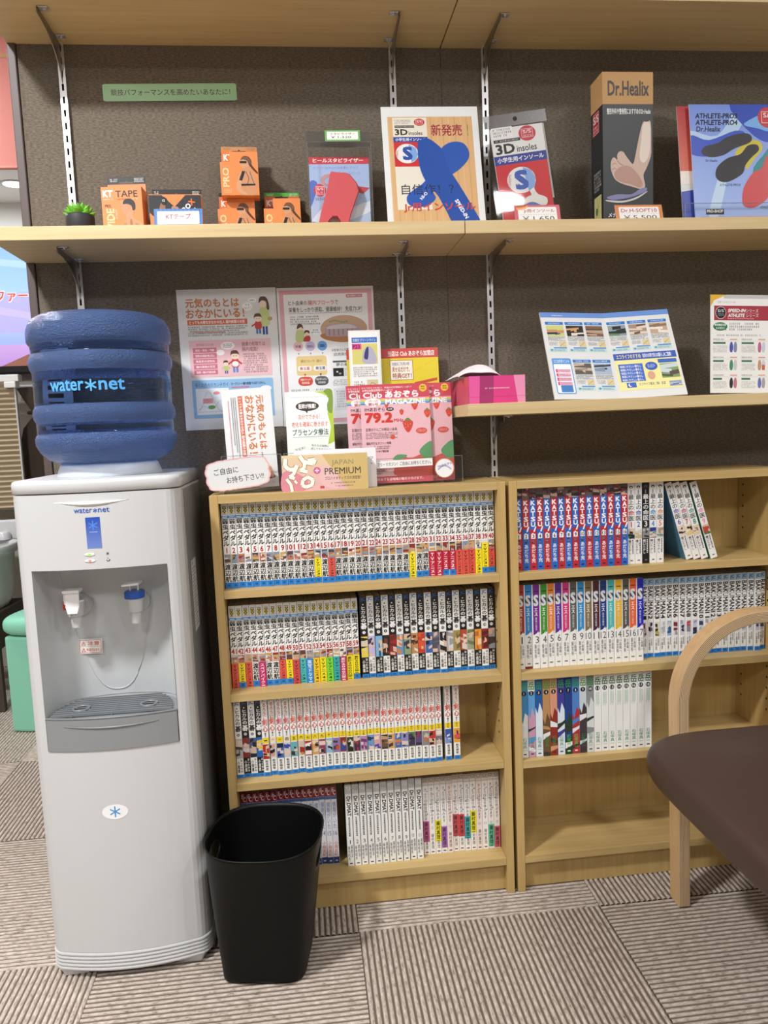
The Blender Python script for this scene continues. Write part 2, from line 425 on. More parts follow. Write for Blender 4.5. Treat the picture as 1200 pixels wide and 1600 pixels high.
# ------------------------------------------------------------------ the room
XP = -0.6294          # left end of the fabric partition
SEAM = 0.2358         # joint between the two shelf boards and the two fabric panels
def struct(o): o['kind'] = 'structure'; return o
fl = struct(MB().box(-4.2, 3.2, -4.6, 3.6, -.03, -.006).build('floor', M['black']))
def tile_mesh():
    mb = MB(); n = 44; h = .2522; vs = []; prof = []
    for k in range(n):
        x = -h+2*h*k/n; d = 2*h/n
        prof += [(x, -.003), (x+d*.14, -.0028), (x+d*.28, -.0004), (x+d*.5, 0.0), (x+d*.72, -.0004), (x+d*.86, -.0028)]
    prof.append((h, -.003))
    m = len(prof)
    mb.add([(x, -h, z) for x, z in prof]+[(x, h, z) for x, z in prof], [(i, i+1, m+i+1, m+i) for i in range(m-1)], 0, True)
    mb.add([(-h, -h, -.006), (h, -h, -.006), (h, h, -.006), (-h, h, -.006), (-h, -h, -.003), (h, -h, -.003), (h, h, -.003), (-h, h, -.003)],
           [(0, 1, 5, 4), (1, 2, 6, 5), (2, 3, 7, 6), (3, 0, 4, 7)])
    return mb.mesh('carpet_tile', M['carpet'])
TM = tile_mesh()
for i in range(-7, 6):
    for j in range(-8, 7):
        o = bpy.data.objects.new('carpet_tile', TM); o.location = (-.037+.505*(i+.5), -.248+.505*(j+.5), 0)
        o.rotation_euler = (0, 0, 0 if (i+j) % 2 else pi/2)
        link(o, fl)
wb = struct(MB().box(XP-.002, 2.6, .004, .07, 0, 2.5).build('wall_back', M['trim']))
MB().box(XP, SEAM-.0002, 0, .006, 0, 2.5).build('fabric_panel', M['fabric'], wb, bevel=.0005)
MB().box(SEAM+.0002, 2.6, 0, .006, 0, 2.5).build('fabric_panel', M['fabric'], wb, bevel=.0005)
struct(MB().box(XP-.0175, XP-.0008, -.006, .075, 0, 2.5).build('trim_1', M['trim'], bevel=.002))
struct(MB().box(-4.2, 3.2, -4.6, 3.6, 2.5, 2.56).build('ceiling', M['ceil']))
for x in (-2.35, -1.45, -.55):
    MB().box(x-.003, x+.003, .1, 3.45, 2.494, 2.4995).build('ceiling_joint', M['grey_plastic'], bpy.data.objects['ceiling'])
struct(MB().box(-4.2, 3.2, 3.45, 3.6, 0, 2.5).build('wall_rear', M['wall_white']))
struct(MB().box(-4.2, -4.05, -4.6, 3.45, 0, 2.5).build('wall_left', M['room_wall']))
struct(MB().box(3.05, 3.2, -4.6, 3.45, 0, 2.5).build('wall_right', M['room_wall']))
struct(MB().box(-4.05, 3.05, -4.6, -4.45, 0, 2.5).build('wall_front', M['room_wall']))
struct(MB().box(-3.4, -.75, 1.86, 1.93, 0, 1.84).build('wall_screen', M['wall_beige'], bevel=.004))

# ------------------------------------------------------------------ slotted rails, brackets, shelf boards
def rail(x, z0, z1, where):
    mb = MB(); w = .0068; s = .0021; y0, y1 = -.0095, -.0005
    mb.box(x-w, x-s, y0, y0+.0018, z0, z1); mb.box(x+s, x+w, y0, y0+.0018, z0, z1)
    mb.box(x-w, x-w+.0015, y0+.0018, y1, z0, z1); mb.box(x+w-.0015, x+w, y0+.0018, y1, z0, z1)
    k = 0; zc = 1.7489; slots = []
    n0 = int((z0-zc)/.025)-1
    zz = z0
    for n in range(n0, 60):
        a, b = zc+.025*n-.0067, zc+.025*n+.0067
        if b < z0+.004: continue
        if a > z1-.004: break
        if a > zz: mb.box(x-s, x+s, y0, y0+.0018, zz, a)
        zz = b
    mb.box(x-s, x+s, y0, y0+.0018, zz, z1)
    o = mb.build('slotted_rail', M['chrome'])
    tag(o, where, 'rail', 'slotted wall rails')
    bk = MB().box(x-w+.0016, x+w-.0016, -.002, -.0008, z0, z1).build('rail_channel', M['black'], o)
    return o
X1, X2, X3 = -.5427, .1301, .3286
rail(X1, .86, 2.49, 'slotted chrome wall rail rising behind the blue water bottle')
rail(X2, .86, 2.49, 'slotted chrome wall rail behind the framed insole poster, middle of the wall')
rail(X3, .86, 2.49, 'slotted chrome wall rail that carries the lowest shelf beside the pink tissue box')
def bracket(x, z, d, side, label, both=False):
    """steel knife bracket under a shelf whose underside is at z; side: which way its tabs point"""
    root = thing('shelf_bracket', label, 'bracket', (x, 0, z), group='steel shelf brackets')
    pr = [(-.0096, -.0012), (-d, -.0012), (-d, -.012)]
    for k in range(9):
        t = k/8; pr.append((-d+.004+(d-.0176)*t, -.012-.052*t**2.6))
    pr += [(-.0096, -.078)]
    n = len(pr); mb = MB()
    vs = [(-.001, y, q) for y, q in pr]+[(.001, y, q) for y, q in pr]
    mb.add(vs, [tuple(range(n)), tuple(range(2*n-1, n-1, -1))]+[(i, (i+1) % n, n+(i+1) % n, n+i)[::-1] for i in range(n)])
    mb.build('blade', M['dark_steel'], root, bevel=.0004)
    def tab(y, sd, nm):
        t = MB(); a, b = sorted((0.0012*sd, .019*sd)); t.box(a, b, y-.007, y+.007, -.0026, -.0008); t.build(nm, M['chrome'], root, bevel=.0006)
        MB().lathe([(.0036, -.0052), (.0036, -.0036), (.0022, -.0026)], (.0115*sd, y, 0), 12).build('screw', M['chrome'], root)
    tab(-d+.008, side, 'front_tab'); tab(-.036, side, 'rear_tab')
    if both: tab(-.036, -side, 'rear_tab')
    return root
ZT, ZM, ZL = 1.8097, 1.3810, 1.0288
bracket(X1, ZT, .145, 1, 'steel bracket under the left end of the top shelf')
bracket(X2, ZT, .145, -1, 'steel bracket under the top shelf above the framed insole poster')
bracket(X3, ZT, .145, 1, 'steel bracket under the top shelf right of the shelf joint')
bracket(X1, ZM, .145, 1, 'steel bracket above the water bottle under the product shelf', True)
bracket(X2, ZM, .145, -1, 'steel bracket under the product shelf, left of its joint', True)
bracket(X3, ZM, .145, 1, 'steel bracket under the product shelf, right of its joint')
bracket(X3, ZL, .10, 1, 'short dark bracket under the lowest shelf by the tissue box')
def board(x0, x1, d, z0, z1, label):
    o = MB().box(x0, x1, -d, -.0003, z0, z1).build('shelf_board', M['shelf'], bevel=.0008)
    return tag(o, label, 'shelf', 'wall shelf boards')
board(-.646, SEAM-.0012, .1944, 1.8097, 1.8342, 'pale oak shelf board along the top edge, left of the joint')
board(SEAM+.0012, 2.2, .1944, 1.8097, 1.8342, 'pale oak shelf board along the top edge, right of the joint')
board(-.646, SEAM-.0008, .1918, 1.3810, 1.4055, 'long pale oak shelf board carrying the orange tape boxes')
board(SEAM+.0008, 2.2, .1918, 1.3810, 1.4055, 'pale oak shelf board carrying the tall black and tan box')
board(.225, 2.2, .2228, 1.0288, 1.0521, 'pale oak shelf board carrying the pink tissue box and open magazine')

# ------------------------------------------------------------------ bookcases
def bookcase(x0, w, shelves, label):
    t = .0165; D = .1753; H = .8941
    root = thing('bookcase', label, 'bookcase', (x0, 0, 0), group='low oak bookcases')
    b = .0006
    for a in (0, w-t):
        sp = MB().box(a, a+t, -D, -.012, 0, H).build('side_panel', M['case_up'], root, bevel=b)
        inner = t+.0002 if a == 0 else -.0002
        for hy in (-.14, -.04):
            for q in range(5):
                for zb in (.40, .60, .80):
                    z = zb-.05+.025*q
                    mb = MB(); mb.lathe([(.0026, 0), (.0026, .0004)], (a+inner-(0 if a == 0 else .0004), hy, z), 8, axis='x'); mb.build('peg_hole', M['black'], sp)
    MB().box(t+.0002, w-t-.0002, -D, -.012, H-.0165, H).build('top_panel', M['case'], root, bevel=b)
    MB().box(t+.0002, w-t-.0002, -.018, -.013, .003, H-.017).build('back_panel', M['case_up'], root)
    for z in shelves: MB().box(t+.0002, w-t-.0002, -D+.0005, -.019, z-.0165, z).build('shelf', M['case'], root, bevel=b)
    MB().box(t+.0002, w-t-.0002, -.1562, -.144, .0, .081-.0168).build('kick_plate', M['case_up'], root)
    return root
S1, S2, S3, S4 = .7028, .4897, .3000, .0811
R1, R2, R3 = .7028, .4885, .2951
bookcase(-.2874, .5950, (S1, S2, S3, S4), 'low oak bookcase beside the water cooler, all its shelves filled with comics')
bookcase(.3154, .6050, (R1, R2, R3, S4), 'low oak bookcase behind the armchair with an empty bottom shelf')
# ------------------------------------------------------------------ comic books
_ONE = 'zero one two three four five six seven eight nine ten eleven twelve thirteen fourteen fifteen sixteen seventeen eighteen nineteen'.split()
def nw(n):
    return _ONE[n] if n < 20 else ['twenty', 'thirty', 'forty', 'fifty'][n//10-2]+('-'+_ONE[n % 10] if n % 10 else '')
_BM = {}
def jacket_mesh(w, h, d, spine, side):
    k = (round(w, 5), round(h, 5), round(d, 4), spine, side)
    if k in _BM: return _BM[k]
    t = .0006; c = .0009; mb = MB()
    out = [(-w/2, 0), (-w/2, -d+c), (-w/2+c, -d), (w/2-c, -d), (w/2, -d+c), (w/2, 0)]
    inn = [(-w/2+t, 0), (-w/2+t, -d+c), (-w/2+c, -d+t), (w/2-c, -d+t), (w/2-t, -d+c), (w/2-t, 0)]
    n = 6; vs = []
    for z in (0, h): vs += [(x, y, z) for x, y in out]+[(x, y, z) for x, y in inn]
    fs = []
    for i in range(n-1):
        fs.append((i, i+1, 12+i+1, 12+i)); fs.append((6+i+1, 6+i, 18+i, 18+i+1)); fs.append((12+i, 12+i+1, 18+i+1, 18+i)); fs.append((i+1, i, 6+i, 6+i+1))
    fs += [(0, 12, 18, 6), (5, 11, 23, 17)]
    mb.add(vs, fs); me = mb.mesh('book_jacket', M['cover'])
    at = me.color_attributes.new('col', 'FLOAT_COLOR', 'CORNER')
    sc, dc = lin(spine), lin(side); cs = []
    for p in me.polygons:
        f = p.index; col = sc if (f//4 in (1, 2, 3) and f < 20) else dc
        cs += list(col)*p.loop_total
    at.data.foreach_set('color', cs); _BM[k] = me; return me
_PG = {}
def page_mesh(w, h, d):
    k = (round(w, 5), round(h, 5), round(d, 4))
    if k not in _PG: _PG[k] = MB().box(-w/2+.0008, w/2-.0008, -d+.0008, -.0012, .0006, h-.0008).mesh('page_block', M['pages'])
    return _PG[k]
def book(label, group, x, yf, z, w, h, d, pr, spine='#f2f2ee', side='#e6e4de', band=None, tilt=0.0):
    """x: middle of the spine's foot, yf: front of the spine"""
    o = bpy.data.objects.new('comic_book', jacket_mesh(w, h, d, spine, side)); o.location = (x, yf+d, z+.0002); o.rotation_euler = (0, tilt, 0)
    link(o); tag(o, label, 'book', group)
    link(bpy.data.objects.new('page_block', page_mesh(w, h, d)), o)
    pr.build('spine_print', o, 'cover', (-w/2, -d-.00003, 0))
    if band:
        f0, f1, col, tcol, txt = band; y0, y1 = h*1000*(1-f1), h*1000*(1-f0); W_ = w*1000
        p = Print(); p.rect(.1, y0, W_-.1, y1, col, 5.2)
        if len(txt) > 2: p.vfit(txt, W_*.17, y0+(y1-y0)*.1, W_*.83, y1-(y1-y0)*.05, tcol, 6.4, .02)
        p.rect(W_*.25, y0+(y1-y0)*.03, W_*.75, y0+(y1-y0)*.06, tcol, 6.4)
        e = w/2+.00006; n = len(p.v)
        p.v += [(-.06, y0, .416), (-.06, y0, -60), (-.06, y1, -60), (-.06, y1, .416), (W_+.06, y0, .416), (W_+.06, y0, -60), (W_+.06, y1, -60), (W_+.06, y1, .416)]
        p.c += [lin(col)]*8; p.f += [(n, n+3, n+2, n+1), (n+4, n+5, n+6, n+7)]
        p.build('paper_band', o, 'cover', (-w/2, -d-.00003, 0))
    return o
def row(xs0, xs1, n):
    st = (xs1-xs0)/n; return [xs0+st*(i+.5) for i in range(n)], st-.0004
RND = random.Random(7)
BLUE = '#1f80d2'
SALMON, YELLOW, CRIM, MAG, AQUA, LIME, TEAL = '#e0584a', '#f4e21c', '#bf1f3e', '#c2246a', '#4cc4c0', '#7cd838', '#2fb0b4'
# --- cycling comic, volumes 1-59
YP_BAND = {14: (YELLOW, '#202020', 'TVアニメ3'), 16: (SALMON, '#4a1414', 'TVアニメ2'), 28: (YELLOW, '#202020', 'TVアニメ3'), 31: (CRIM, '#f4f0ee', 'TVアニメ'), 32: (CRIM, '#f4f0ee', 'TVアニメ'),
  33: (CRIM, '#f4f0ee', 'アニメ2'), 34: (CRIM, '#f4f0ee', 'アニメ2'), 35: (SALMON, '#4a1414', 'TVアニメ2'), 36: (SALMON, '#4a1414', 'TVアニメ2'), 37: (SALMON, '#4a1414', 'TVアニメ2'), 38: (YELLOW, '#202020', 'TVアニメ3'),
  39: (YELLOW, '#202020', 'TVアニメ3'), 40: (SALMON, '#4a1414', 'アニメ2'), 41: (SALMON, '#4a1414', 'TVアニメ2'), 42: (YELLOW, '#202020', 'TVアニメ2'), 43: (SALMON, '#4a1414', 'TVアニメ3'), 45: (MAG, '#f6eef2', 'スペアバイク'),
  48: (SALMON, '#4a1414', 'TVアニメ3'), 49: (YELLOW, '#202020', 'TVアニメ3'), 50: ('#d0484a', '#3a1010', 'TVアニメ3'), 51: (AQUA, '#10302e', 'TVアニメ3'), 52: ('#2a8ad8', '#f2f6fa', '実写ドラマ'), 53: ('#f6c81c', '#202020', 'TVアニメ4'),
  54: (YELLOW, '#202020', 'TVアニメ4'), 55: (LIME, '#14300c', 'TVアニメ4'), 56: (TEAL, '#0c2c30', 'TVアニメ4'), 57: ('#b82458', '#f4e8ec', '累計2000万部'), 58: (YELLOW, '#202020', '累計2000万部'), 59: (YELLOW, '#202020', '累計2000万部')}
BCOL = {SALMON: 'red-orange', YELLOW: 'yellow', CRIM: 'crimson', MAG: 'magenta', AQUA: 'aqua', LIME: 'lime green', TEAL: 'teal', '#d0484a': 'dull red', '#2a8ad8': 'blue', '#f6c81c': 'amber', '#b82458': 'dark pink'}
SKIN = ['#caa288', '#b5745a', '#8f2f2c', '#e6ded6', '#4a4448', '#8894a4', '#c8a460']
def sp_cycle(w, h, n):
    W_, H = w*1000, h*1000; p = Print(); Y = lambda f: H*(1-f)
    p.rect(.3, Y(.142), W_-.3, Y(0), '#d9d7d0', 1)
    p.rect(W_*.26, Y(.118), W_*.74, Y(.05), '#d8c83a', 2)
    for i in range(3):
        for j in range(4):
            if (i+j) % 2: p.rect(W_*(.26+.16*i), Y(.118-.017*j), W_*(.42+.16*i), Y(.101-.017*j), '#2c2a22', 3)
    p.rect(W_*.2, Y(.13), W_*.8, Y(.124), '#8a8878', 2); p.rect(W_*.2, Y(.044), W_*.8, Y(.034), '#8a8878', 2)
    p.rect(.3, Y(.175), W_-.3, Y(.146), '#2f86d0', 1); p.rect(W_*.15, Y(.166), W_*.85, Y(.156), '#cfe2f4', 2)
    p.vfit('弱虫ペダル', W_*.06, Y(.505), W_*.96, Y(.18), '#121212', 2, .034)
    p.fit(str(n), W_*(.30 if n < 10 else .12), Y(.585), W_*(.74 if n < 10 else .90), Y(.52), '#b3161c', 2, .03)
    rr = random.Random(n*3+1); cc = SKIN[:]; rr.shuffle(cc); p.art(W_*.1, Y(.705), W_-.4, Y(.598), cc[:4], 1, n)
    p.vfit('渡辺航', W_*.08, Y(.925), W_*.94, Y(.712), '#161616', 2, .03)
    p.rect(.3, Y(1)+.2, W_-.3, Y(.928), BLUE, 1); p.rect(W_*.3, Y(.975), W_*.7, Y(.95), '#145a9a', 2)
    return p
def cycle_books(order, xs, w, z, yf, where, h=.1735):
    for n, x in zip(order, xs):
        b = YP_BAND.get(n); bd = None; extra = ''
        if b:
            f1 = 1.0 if n in (28, 31, 32, 35, 36, 37, 38) or (n > 40 and n not in (42, 48, 49, 59)) else .93
            bd = (.70 if n != 39 else .63, f1, b[0], b[1], b[2]); extra = ' and %s band' % BCOL[b[0]]
        lab = 'white comic with red number %s%s, %s' % (nw(n), extra, where)
        book(lab, 'white cycling comics', x, yf+RND.uniform(-.003, .003), z, w, h, .113, sp_cycle(w, h, n), band=bd)
xs, w = row(-.2690, .2885, 40)
cycle_books(list(range(1, 23))+[24, 23]+list(range(25, 41)), xs, w, S1, -.150, 'top shelf beside the cooler')
xs, w = row(-.2690, -.0035, 19)
cycle_books(list(range(41, 60)), xs, w, S2, -.136, 'second shelf beside the cooler')
# --- board game comic, volumes 1-23
HK = [('#e2cf4e', '#d8c8b0', '#202020'), ('#c8b8dc', '#d8c2b2', '#3a3656'), ('#7cb4d8', '#24506c', '#d8bca4'), ('#241a18', '#d8bca4', '#6e3a24'), ('#a81e28', '#6a2620', '#d8b49c'), ('#5c94c0', '#d0804a', '#e0c4ac'), ('#88a078', '#3c3640', '#d8b89c'), ('#c08a58', '#5a2c1c', '#e4d8c8'),
      ('#d8522a', '#c03a20', '#e0bc9c'), ('#3a66a8', '#20202c', '#e0c4b0'), ('#7a7488', '#54505e', '#d8bca8'), ('#1c1c20', '#e6e2de', '#d8b8a0'), ('#d4d8dc', '#9c9aa0', '#e4ccb8'), ('#a08a48', '#6c6244', '#d8bc98'), ('#b84a28', '#dcd0c4', '#e0b494'), ('#9ca488', '#6c7c50', '#d8c4a8'),
      ('#e89a3a', '#c06a24', '#ecd0a4'), ('#8c2c24', '#5c1c1c', '#e4bca0'), ('#8a8c94', '#3c2c28', '#c89c80'), ('#b8b4b0', '#44423e', '#dccabc'), ('#8a2c2c', '#d8d8d8', '#e0b8a0'), ('#4c5c84', '#202430', '#d4b8a4'), ('#2468b8', '#e4c054', '#e4c8ac')]
def sp_go(w, h, n):
    W_, H = w*1000, h*1000; p = Print(); Y = lambda f: H*(1-f); dark = n % 2 == 1
    bg, fg = ('#141416', '#f0f0ec') if dark else ('#eeeeea', '#161618')
    p.rect(.25, Y(1), W_-.25, Y(0), bg, .5)
    p.fit('JC', W_*.16, Y(.066), W_*.84, Y(.012), '#2c78c8' if not dark else '#2a66ac', 2, .03)
    p.ell(W_*.5, Y(.10), W_*.1, W_*.1, fg, 2, 12)
    p.vfit('ヒカルの', W_*.13, Y(.315), W_*.87, Y(.118), fg, 2, .03); p.fit('碁', W_*.07, Y(.40), W_*.95, Y(.32), fg, 2, .03)
    p.ell(W_*.5, Y(.44), W_*.23, W_*.23, fg, 2, 16); p.fit(str(n), W_*(.43 if n < 10 else .36), Y(.452), W_*(.57 if n < 10 else .64), Y(.428), bg, 3, .02)
    p.art(.3, Y(.745), W_-.3, Y(.49), HK[n-1], 1, n+40)
    p.vfit('小畑健', W_*.12, Y(.93), W_*.48, Y(.775), fg, 2, .02); p.vfit('ほったゆみ', W_*.54, Y(.93), W_*.88, Y(.755), fg, 2, .02)
    p.rect(.3, Y(1)+.2, W_-.3, Y(.952), BLUE, 2); p.rect(W_*.25, Y(.985), W_*.75, Y(.968), '#145a9a', 3)
    return p
def go_books(ns, xs, w, z, yf, h, where):
    for n, x in zip(ns, xs):
        book('%s comic with number %s in a circle under its title, %s' % ('black' if n % 2 else 'white', nw(n), where), 'black and white alternating comics', x, yf+RND.uniform(-.003, .004), z, w, h, .113,
             sp_go(w, h, n), spine='#141416' if n % 2 else '#eeeeea', side='#d8d6d0' if n % 2 == 0 else '#3a383a')
xs, w = row(.0005, .2888, 19); go_books(range(1, 20), xs, w, S2, -.135, .1755, 'second shelf beside the cooler')
xs, w = row(-.2700, -.2130, 4); go_books(range(20, 24), xs, w, S3, -.146, .1665, 'third shelf beside the cooler')
# --- swordsman comic, volumes 1-28
KN = ['', '一', '二', '三', '四', '五', '六', '七', '八', '九']
def kanji(n): return KN[n] if n < 10 else ('十' if n == 10 else ('十'+KN[n-10] if n < 20 else ('二十' if n == 20 else '廿'+KN[n-20])))
SW = [('#b82c20', '#e0c0a8', '#7c1c18'), ('#d8d4d0', '#d89c94', '#201c20'), ('#3468b8', '#1c2444', '#e4c8b8'), ('#c8c8d4', '#3c4cac', '#e4ccbc'), ('#68b0bc', '#30343c', '#e0c8b4'), ('#d8c0b0', '#a02c24', '#c8884c'), ('#c02c28', '#ecece8', '#201c1c'), ('#d89c58', '#e8ccac', '#2c2420'), ('#8c3458', '#e4ccc0', '#28242c'),
      ('#8cb8d8', '#e4d8c0', '#1c1c24'), ('#8c74b0', '#c04c2c', '#3c3450'), ('#8c2c24', '#2448a0', '#d8b8a0'), ('#2c3820', '#d8d4cc', '#14140f'), ('#3c2840', '#a0343c', '#d8c4b4'), ('#b888b4', '#74346c', '#e0bcc0'), ('#6c98cc', '#24344c', '#e0d0c0'), ('#d8a0a4', '#4848a8', '#ecd8cc'), ('#3c2824', '#6c4c38', '#c09878'),
      ('#d8a060', '#3c3430', '#dcc0a4'), ('#2c68b8', '#c87850', '#e0c4a8'), ('#8888c0', '#2c2848', '#dcc8bc'), ('#4c7c3c', '#402858', '#1c1c20'), ('#544878', '#8c3448', '#2c2838'), ('#888480', '#d8642c', '#c4bcb4'), ('#c82c20', '#241c1c', '#e0b898'), ('#c8b4a8', '#78747c', '#ecdcd0'), ('#3458a8', '#7894cc', '#e4d8c8'), ('#e8a028', '#d85840', '#3c2c70')]
def sp_sword(w, h, n):
    W_, H = w*1000, h*1000; p = Print(); Y = lambda f: H*(1-f)
    p.fit('JC', W_*.2, Y(.045), W_*.8, Y(.008), '#4a5a6a', 2, .03)
    c = ['#d8502c', '#cc4a44', '#d8502c', '#c83c5c', '#c03848'][n % 5] if n < 6 else ['#d0442c', '#c84c20', '#cc3c34'][n % 3]
    p.vfit('るろうに', W_*.24, Y(.27), W_*.82, Y(.055), c, 2, .02); p.vfit('剣心', W_*.12, Y(.43), W_*.94, Y(.262), c, 2, .03)
    p.rect(W_*.06, Y(.36), W_*.12, Y(.1), '#b8a49c', 1); p.vfit('巻之', W_*.36, Y(.495), W_*.66, Y(.435), '#34343a', 2, .02)
    p.rect(.5, Y(.575), W_-.5, Y(.502), '#f2d41c' if n not in (2, 4) else '#f4e0c0', 1)
    t = kanji(n); (p.vfit(t, W_*.3, Y(.57), W_*.7, Y(.506), '#1c1c1c', 2, .02) if len(t) > 1 else p.fit(t, W_*.28, Y(.558 if n > 3 else .545), W_*.74, Y(.52 if n > 3 else .53), '#1c1c1c', 2, .03))
    p.art(.4, Y(.775), W_-.4, Y(.585), SW[n-1], 1, n+70)
    p.vfit('和月伸宏', W_*.28, Y(.925), W_*.74, Y(.79), '#26262a', 2, .02)
    p.rect(.3, Y(1)+.2, W_-.3, Y(.945), BLUE, 1); p.rect(W_*.25, Y(.98), W_*.75, Y(.962), '#145a9a', 2)
    return p
sx = [-.2150+.0146*i for i in range(26)]+[.1702, .1890]
for n, x in zip(range(1, 29), sx):
    book('white comic with orange-red brush title and kanji number %s, third shelf' % nw(n), 'swordsman comics', x+.0071, -.148+RND.uniform(-.003, .003), S3, .0138, .1675, .113, sp_sword(.0138, .1675, n), side='#c9c4bc')
# --- romance comic, volumes 1-16 (red corner badges)
def sp_rom(w, h, n):
    W_, H = w*1000, h*1000; p = Print(); Y = lambda f: H*(1-f)
    p.rect(.3, Y(1), W_-.3, Y(0), '#e9e7ec', .5)
    p.rect(.3, Y(.13), W_-.3, Y(0), '#98222c', 1); p.fit('F', W_*.2, Y(.075), W_*.62, Y(.02), '#f0e8e8', 2, .02); p.fit('C', W_*.4, Y(.115), W_*.86, Y(.055), '#f0e8e8', 2, .02)
    p.rect(.3, Y(.17), W_-.3, Y(.132), '#4668a8', 1)
    p.vfit('僕等がいた', W_*.18, Y(.55), W_*.84, Y(.2), '#7c90c4' if n > 13 else '#6c9ccc', 2, .008)
    p.fit(str(n), W_*(.36 if n < 10 else .2), Y(.635), W_*(.66 if n < 10 else .82), Y(.575), '#5868a0', 2, .0)
    p.vfit('小畑友紀', W_*.2, Y(.905), W_*.84, Y(.71), '#d8644a' if n > 13 else '#4c9cc4', 2, .008)
    p.rect(.3, Y(1)+.2, W_-.3, Y(.915), '#26387c', 1); p.rect(W_*.3, Y(.97), W_*.72, Y(.955), '#c0c8dc', 2)
    return p
xs, w = row(-.2695, -.0665, 16)
for n, x in zip(range(1, 17), xs):
    book('pale lilac comic with red badge, %s from the left, bottom shelf' % ['first', 'second', 'third', 'fourth', 'fifth', 'sixth', 'seventh', 'eighth', 'ninth', 'tenth', 'eleventh', 'twelfth', 'thirteenth', 'fourteenth', 'fifteenth', 'sixteenth'][n-1], 'romance comics with red badges', x, -.128+RND.uniform(-.002, .002), S4, w, .1755 if n > 2 else .172, .106, sp_rom(w, .1755, n), spine='#e9e7ec', side='#c4bccc')
# --- rescue comic, volumes 1-11
def sp_dmat(w, h, n):
    W_, H = w*1000, h*1000; p = Print(); Y = lambda f: H*(1-f)
    p.rect(.3, Y(.115), W_-.3, Y(0), '#c4c6c6', 1); p.fit('SJ' if n == 1 else 'GJ', W_*.14, Y(.078), W_*.86, Y(.025), '#f2f2f0' if n % 2 else '#8c9090', 2, .0)
    p.fit('Dr.DMAT', W_*.22, Y(.385), W_*.84, Y(.145), '#141416', 2, .03, rot=-90)
    p.vgreek(W_*.36, Y(.64), W_*.64, Y(.40), '#3c3c40', 2, n); p.fit(str(n), W_*.34, Y(.725), W_*.68, Y(.68), '#3c3c44', 2, .0)
    p.vfit('菊地昭夫', W_*.1, Y(.93), W_*.46, Y(.755), '#46464a', 2, .0); p.vfit('髙野洋', W_*.54, Y(.9), W_*.9, Y(.74), '#46464a', 2, .0)
    p.rect(W_*.3, Y(.975), W_*.72, Y(.962), '#2c2c2c', 2)
    return p
xs, w = row(-.0500, .1165, 11)
DS = ['#2c6a54', '#a02840', '#2f7058', '#8a8c30', '#2c6a54', '#b03048', '#d8c83a', '#2c6050', '#a0304a', '#2f7058', '#c8c4c0']
for n, x in zip(range(1, 12), xs):
    book('white comic with bold black sideways title, %s of its row from the left, bottom shelf' % ['first', 'second', 'third', 'fourth', 'fifth', 'sixth', 'seventh', 'eighth', 'ninth', 'tenth', 'last'][n-1], 'rescue comics', x, -.145+RND.uniform(-.002, .002), S4, w-.0008, .183, .122, sp_dmat(w-.0008, .183, n), side=DS[n-1])
# --- office comic, volumes 1-13
OB = {1: ('#c85a94', 'mauve'), 3: ('#f2e414', 'yellow'), 4: ('#a868bc', 'violet'), 6: ('#d0505c', 'rose red'), 7: ('#e0484c', 'red'), 8: ('#3cb0b8', 'teal'), 9: ('#f4e614', 'bright yellow'), 12: ('#54c8a4', 'mint green'), 13: ('#d8607c', 'pink')}
OBF = {1: (.56, .83), 3: (.56, .84), 4: (.65, .93), 6: (.51, .80), 7: (.52, .81), 8: (.55, .84), 9: (.48, .77), 12: (.68, .97), 13: (.71, .99)}
def sp_office(w, h, n):
    W_, H = w*1000, h*1000; p = Print(); Y = lambda f: H*(1-f)
    bg = '#f4f1ee' if n not in (5, 10) else '#f2e2dc'
    p.rect(.2, Y(1), W_-.2, Y(0), bg, .5)
    p.rect(.3, Y(.07), W_-.3, Y(0), '#b8aca0', 1); p.rect(W_*.22, Y(.05), W_*.78, Y(.02), '#8c7f74', 2); p.rect(W_*.32, Y(.038), W_*.68, Y(.024), '#d8cec4', 3)
    p.rect(.3, Y(.105), W_-.3, Y(.078), '#cfc6bc', 1)
    p.vfit('きょうは会社休みます', W_*.24, Y(.6), W_*.8, Y(.13), '#3a3836', 2, .0)
    rr = random.Random(n); cc = ['#e8b84c', '#5c88b0', '#a83c34', '#4c8c5c', '#30345c']
    for q in range(3): p.ell(W_*(.25 if q % 2 else .78), Y(.17+.13*q+rr.random()*.05), W_*.12, W_*.1, cc[(n+q) % 5], 3, 8)
    p.ell(W_*.5, Y(.655), W_*.26, W_*.26, '#c8c4c0', 2, 16); p.ell(W_*.5, Y(.655), W_*.21, W_*.21, bg, 2.5, 16); p.fit(str(n), W_*(.44 if n < 10 else .38), Y(.667), W_*(.56 if n < 10 else .62), Y(.643), '#6c6866', 3, .0)
    p.vfit('藤村真理', W_*.26, Y(.93), W_*.78, Y(.73), '#4a4644', 2, .0); p.rect(W_*.25, Y(.975), W_*.75, Y(.962), '#2c2828', 2)
    return p
xs, w = row(.1185, .2890, 13)
for n, x in zip(range(1, 14), xs):
    bd = None; ex = ''
    if n in OB: bd = (OBF[n][0], OBF[n][1], OB[n][0], '#3a3030', '藤村真理'); ex = ' and a %s band' % OB[n][1]
    book('white comic with thin title and circled number %s%s, bottom shelf' % (nw(n), ex), 'office comics', x, -.131+RND.uniform(-.002, .002), S4, w, .1758, .108, sp_office(w, .1758, n), side='#ddd4cc', band=bd)
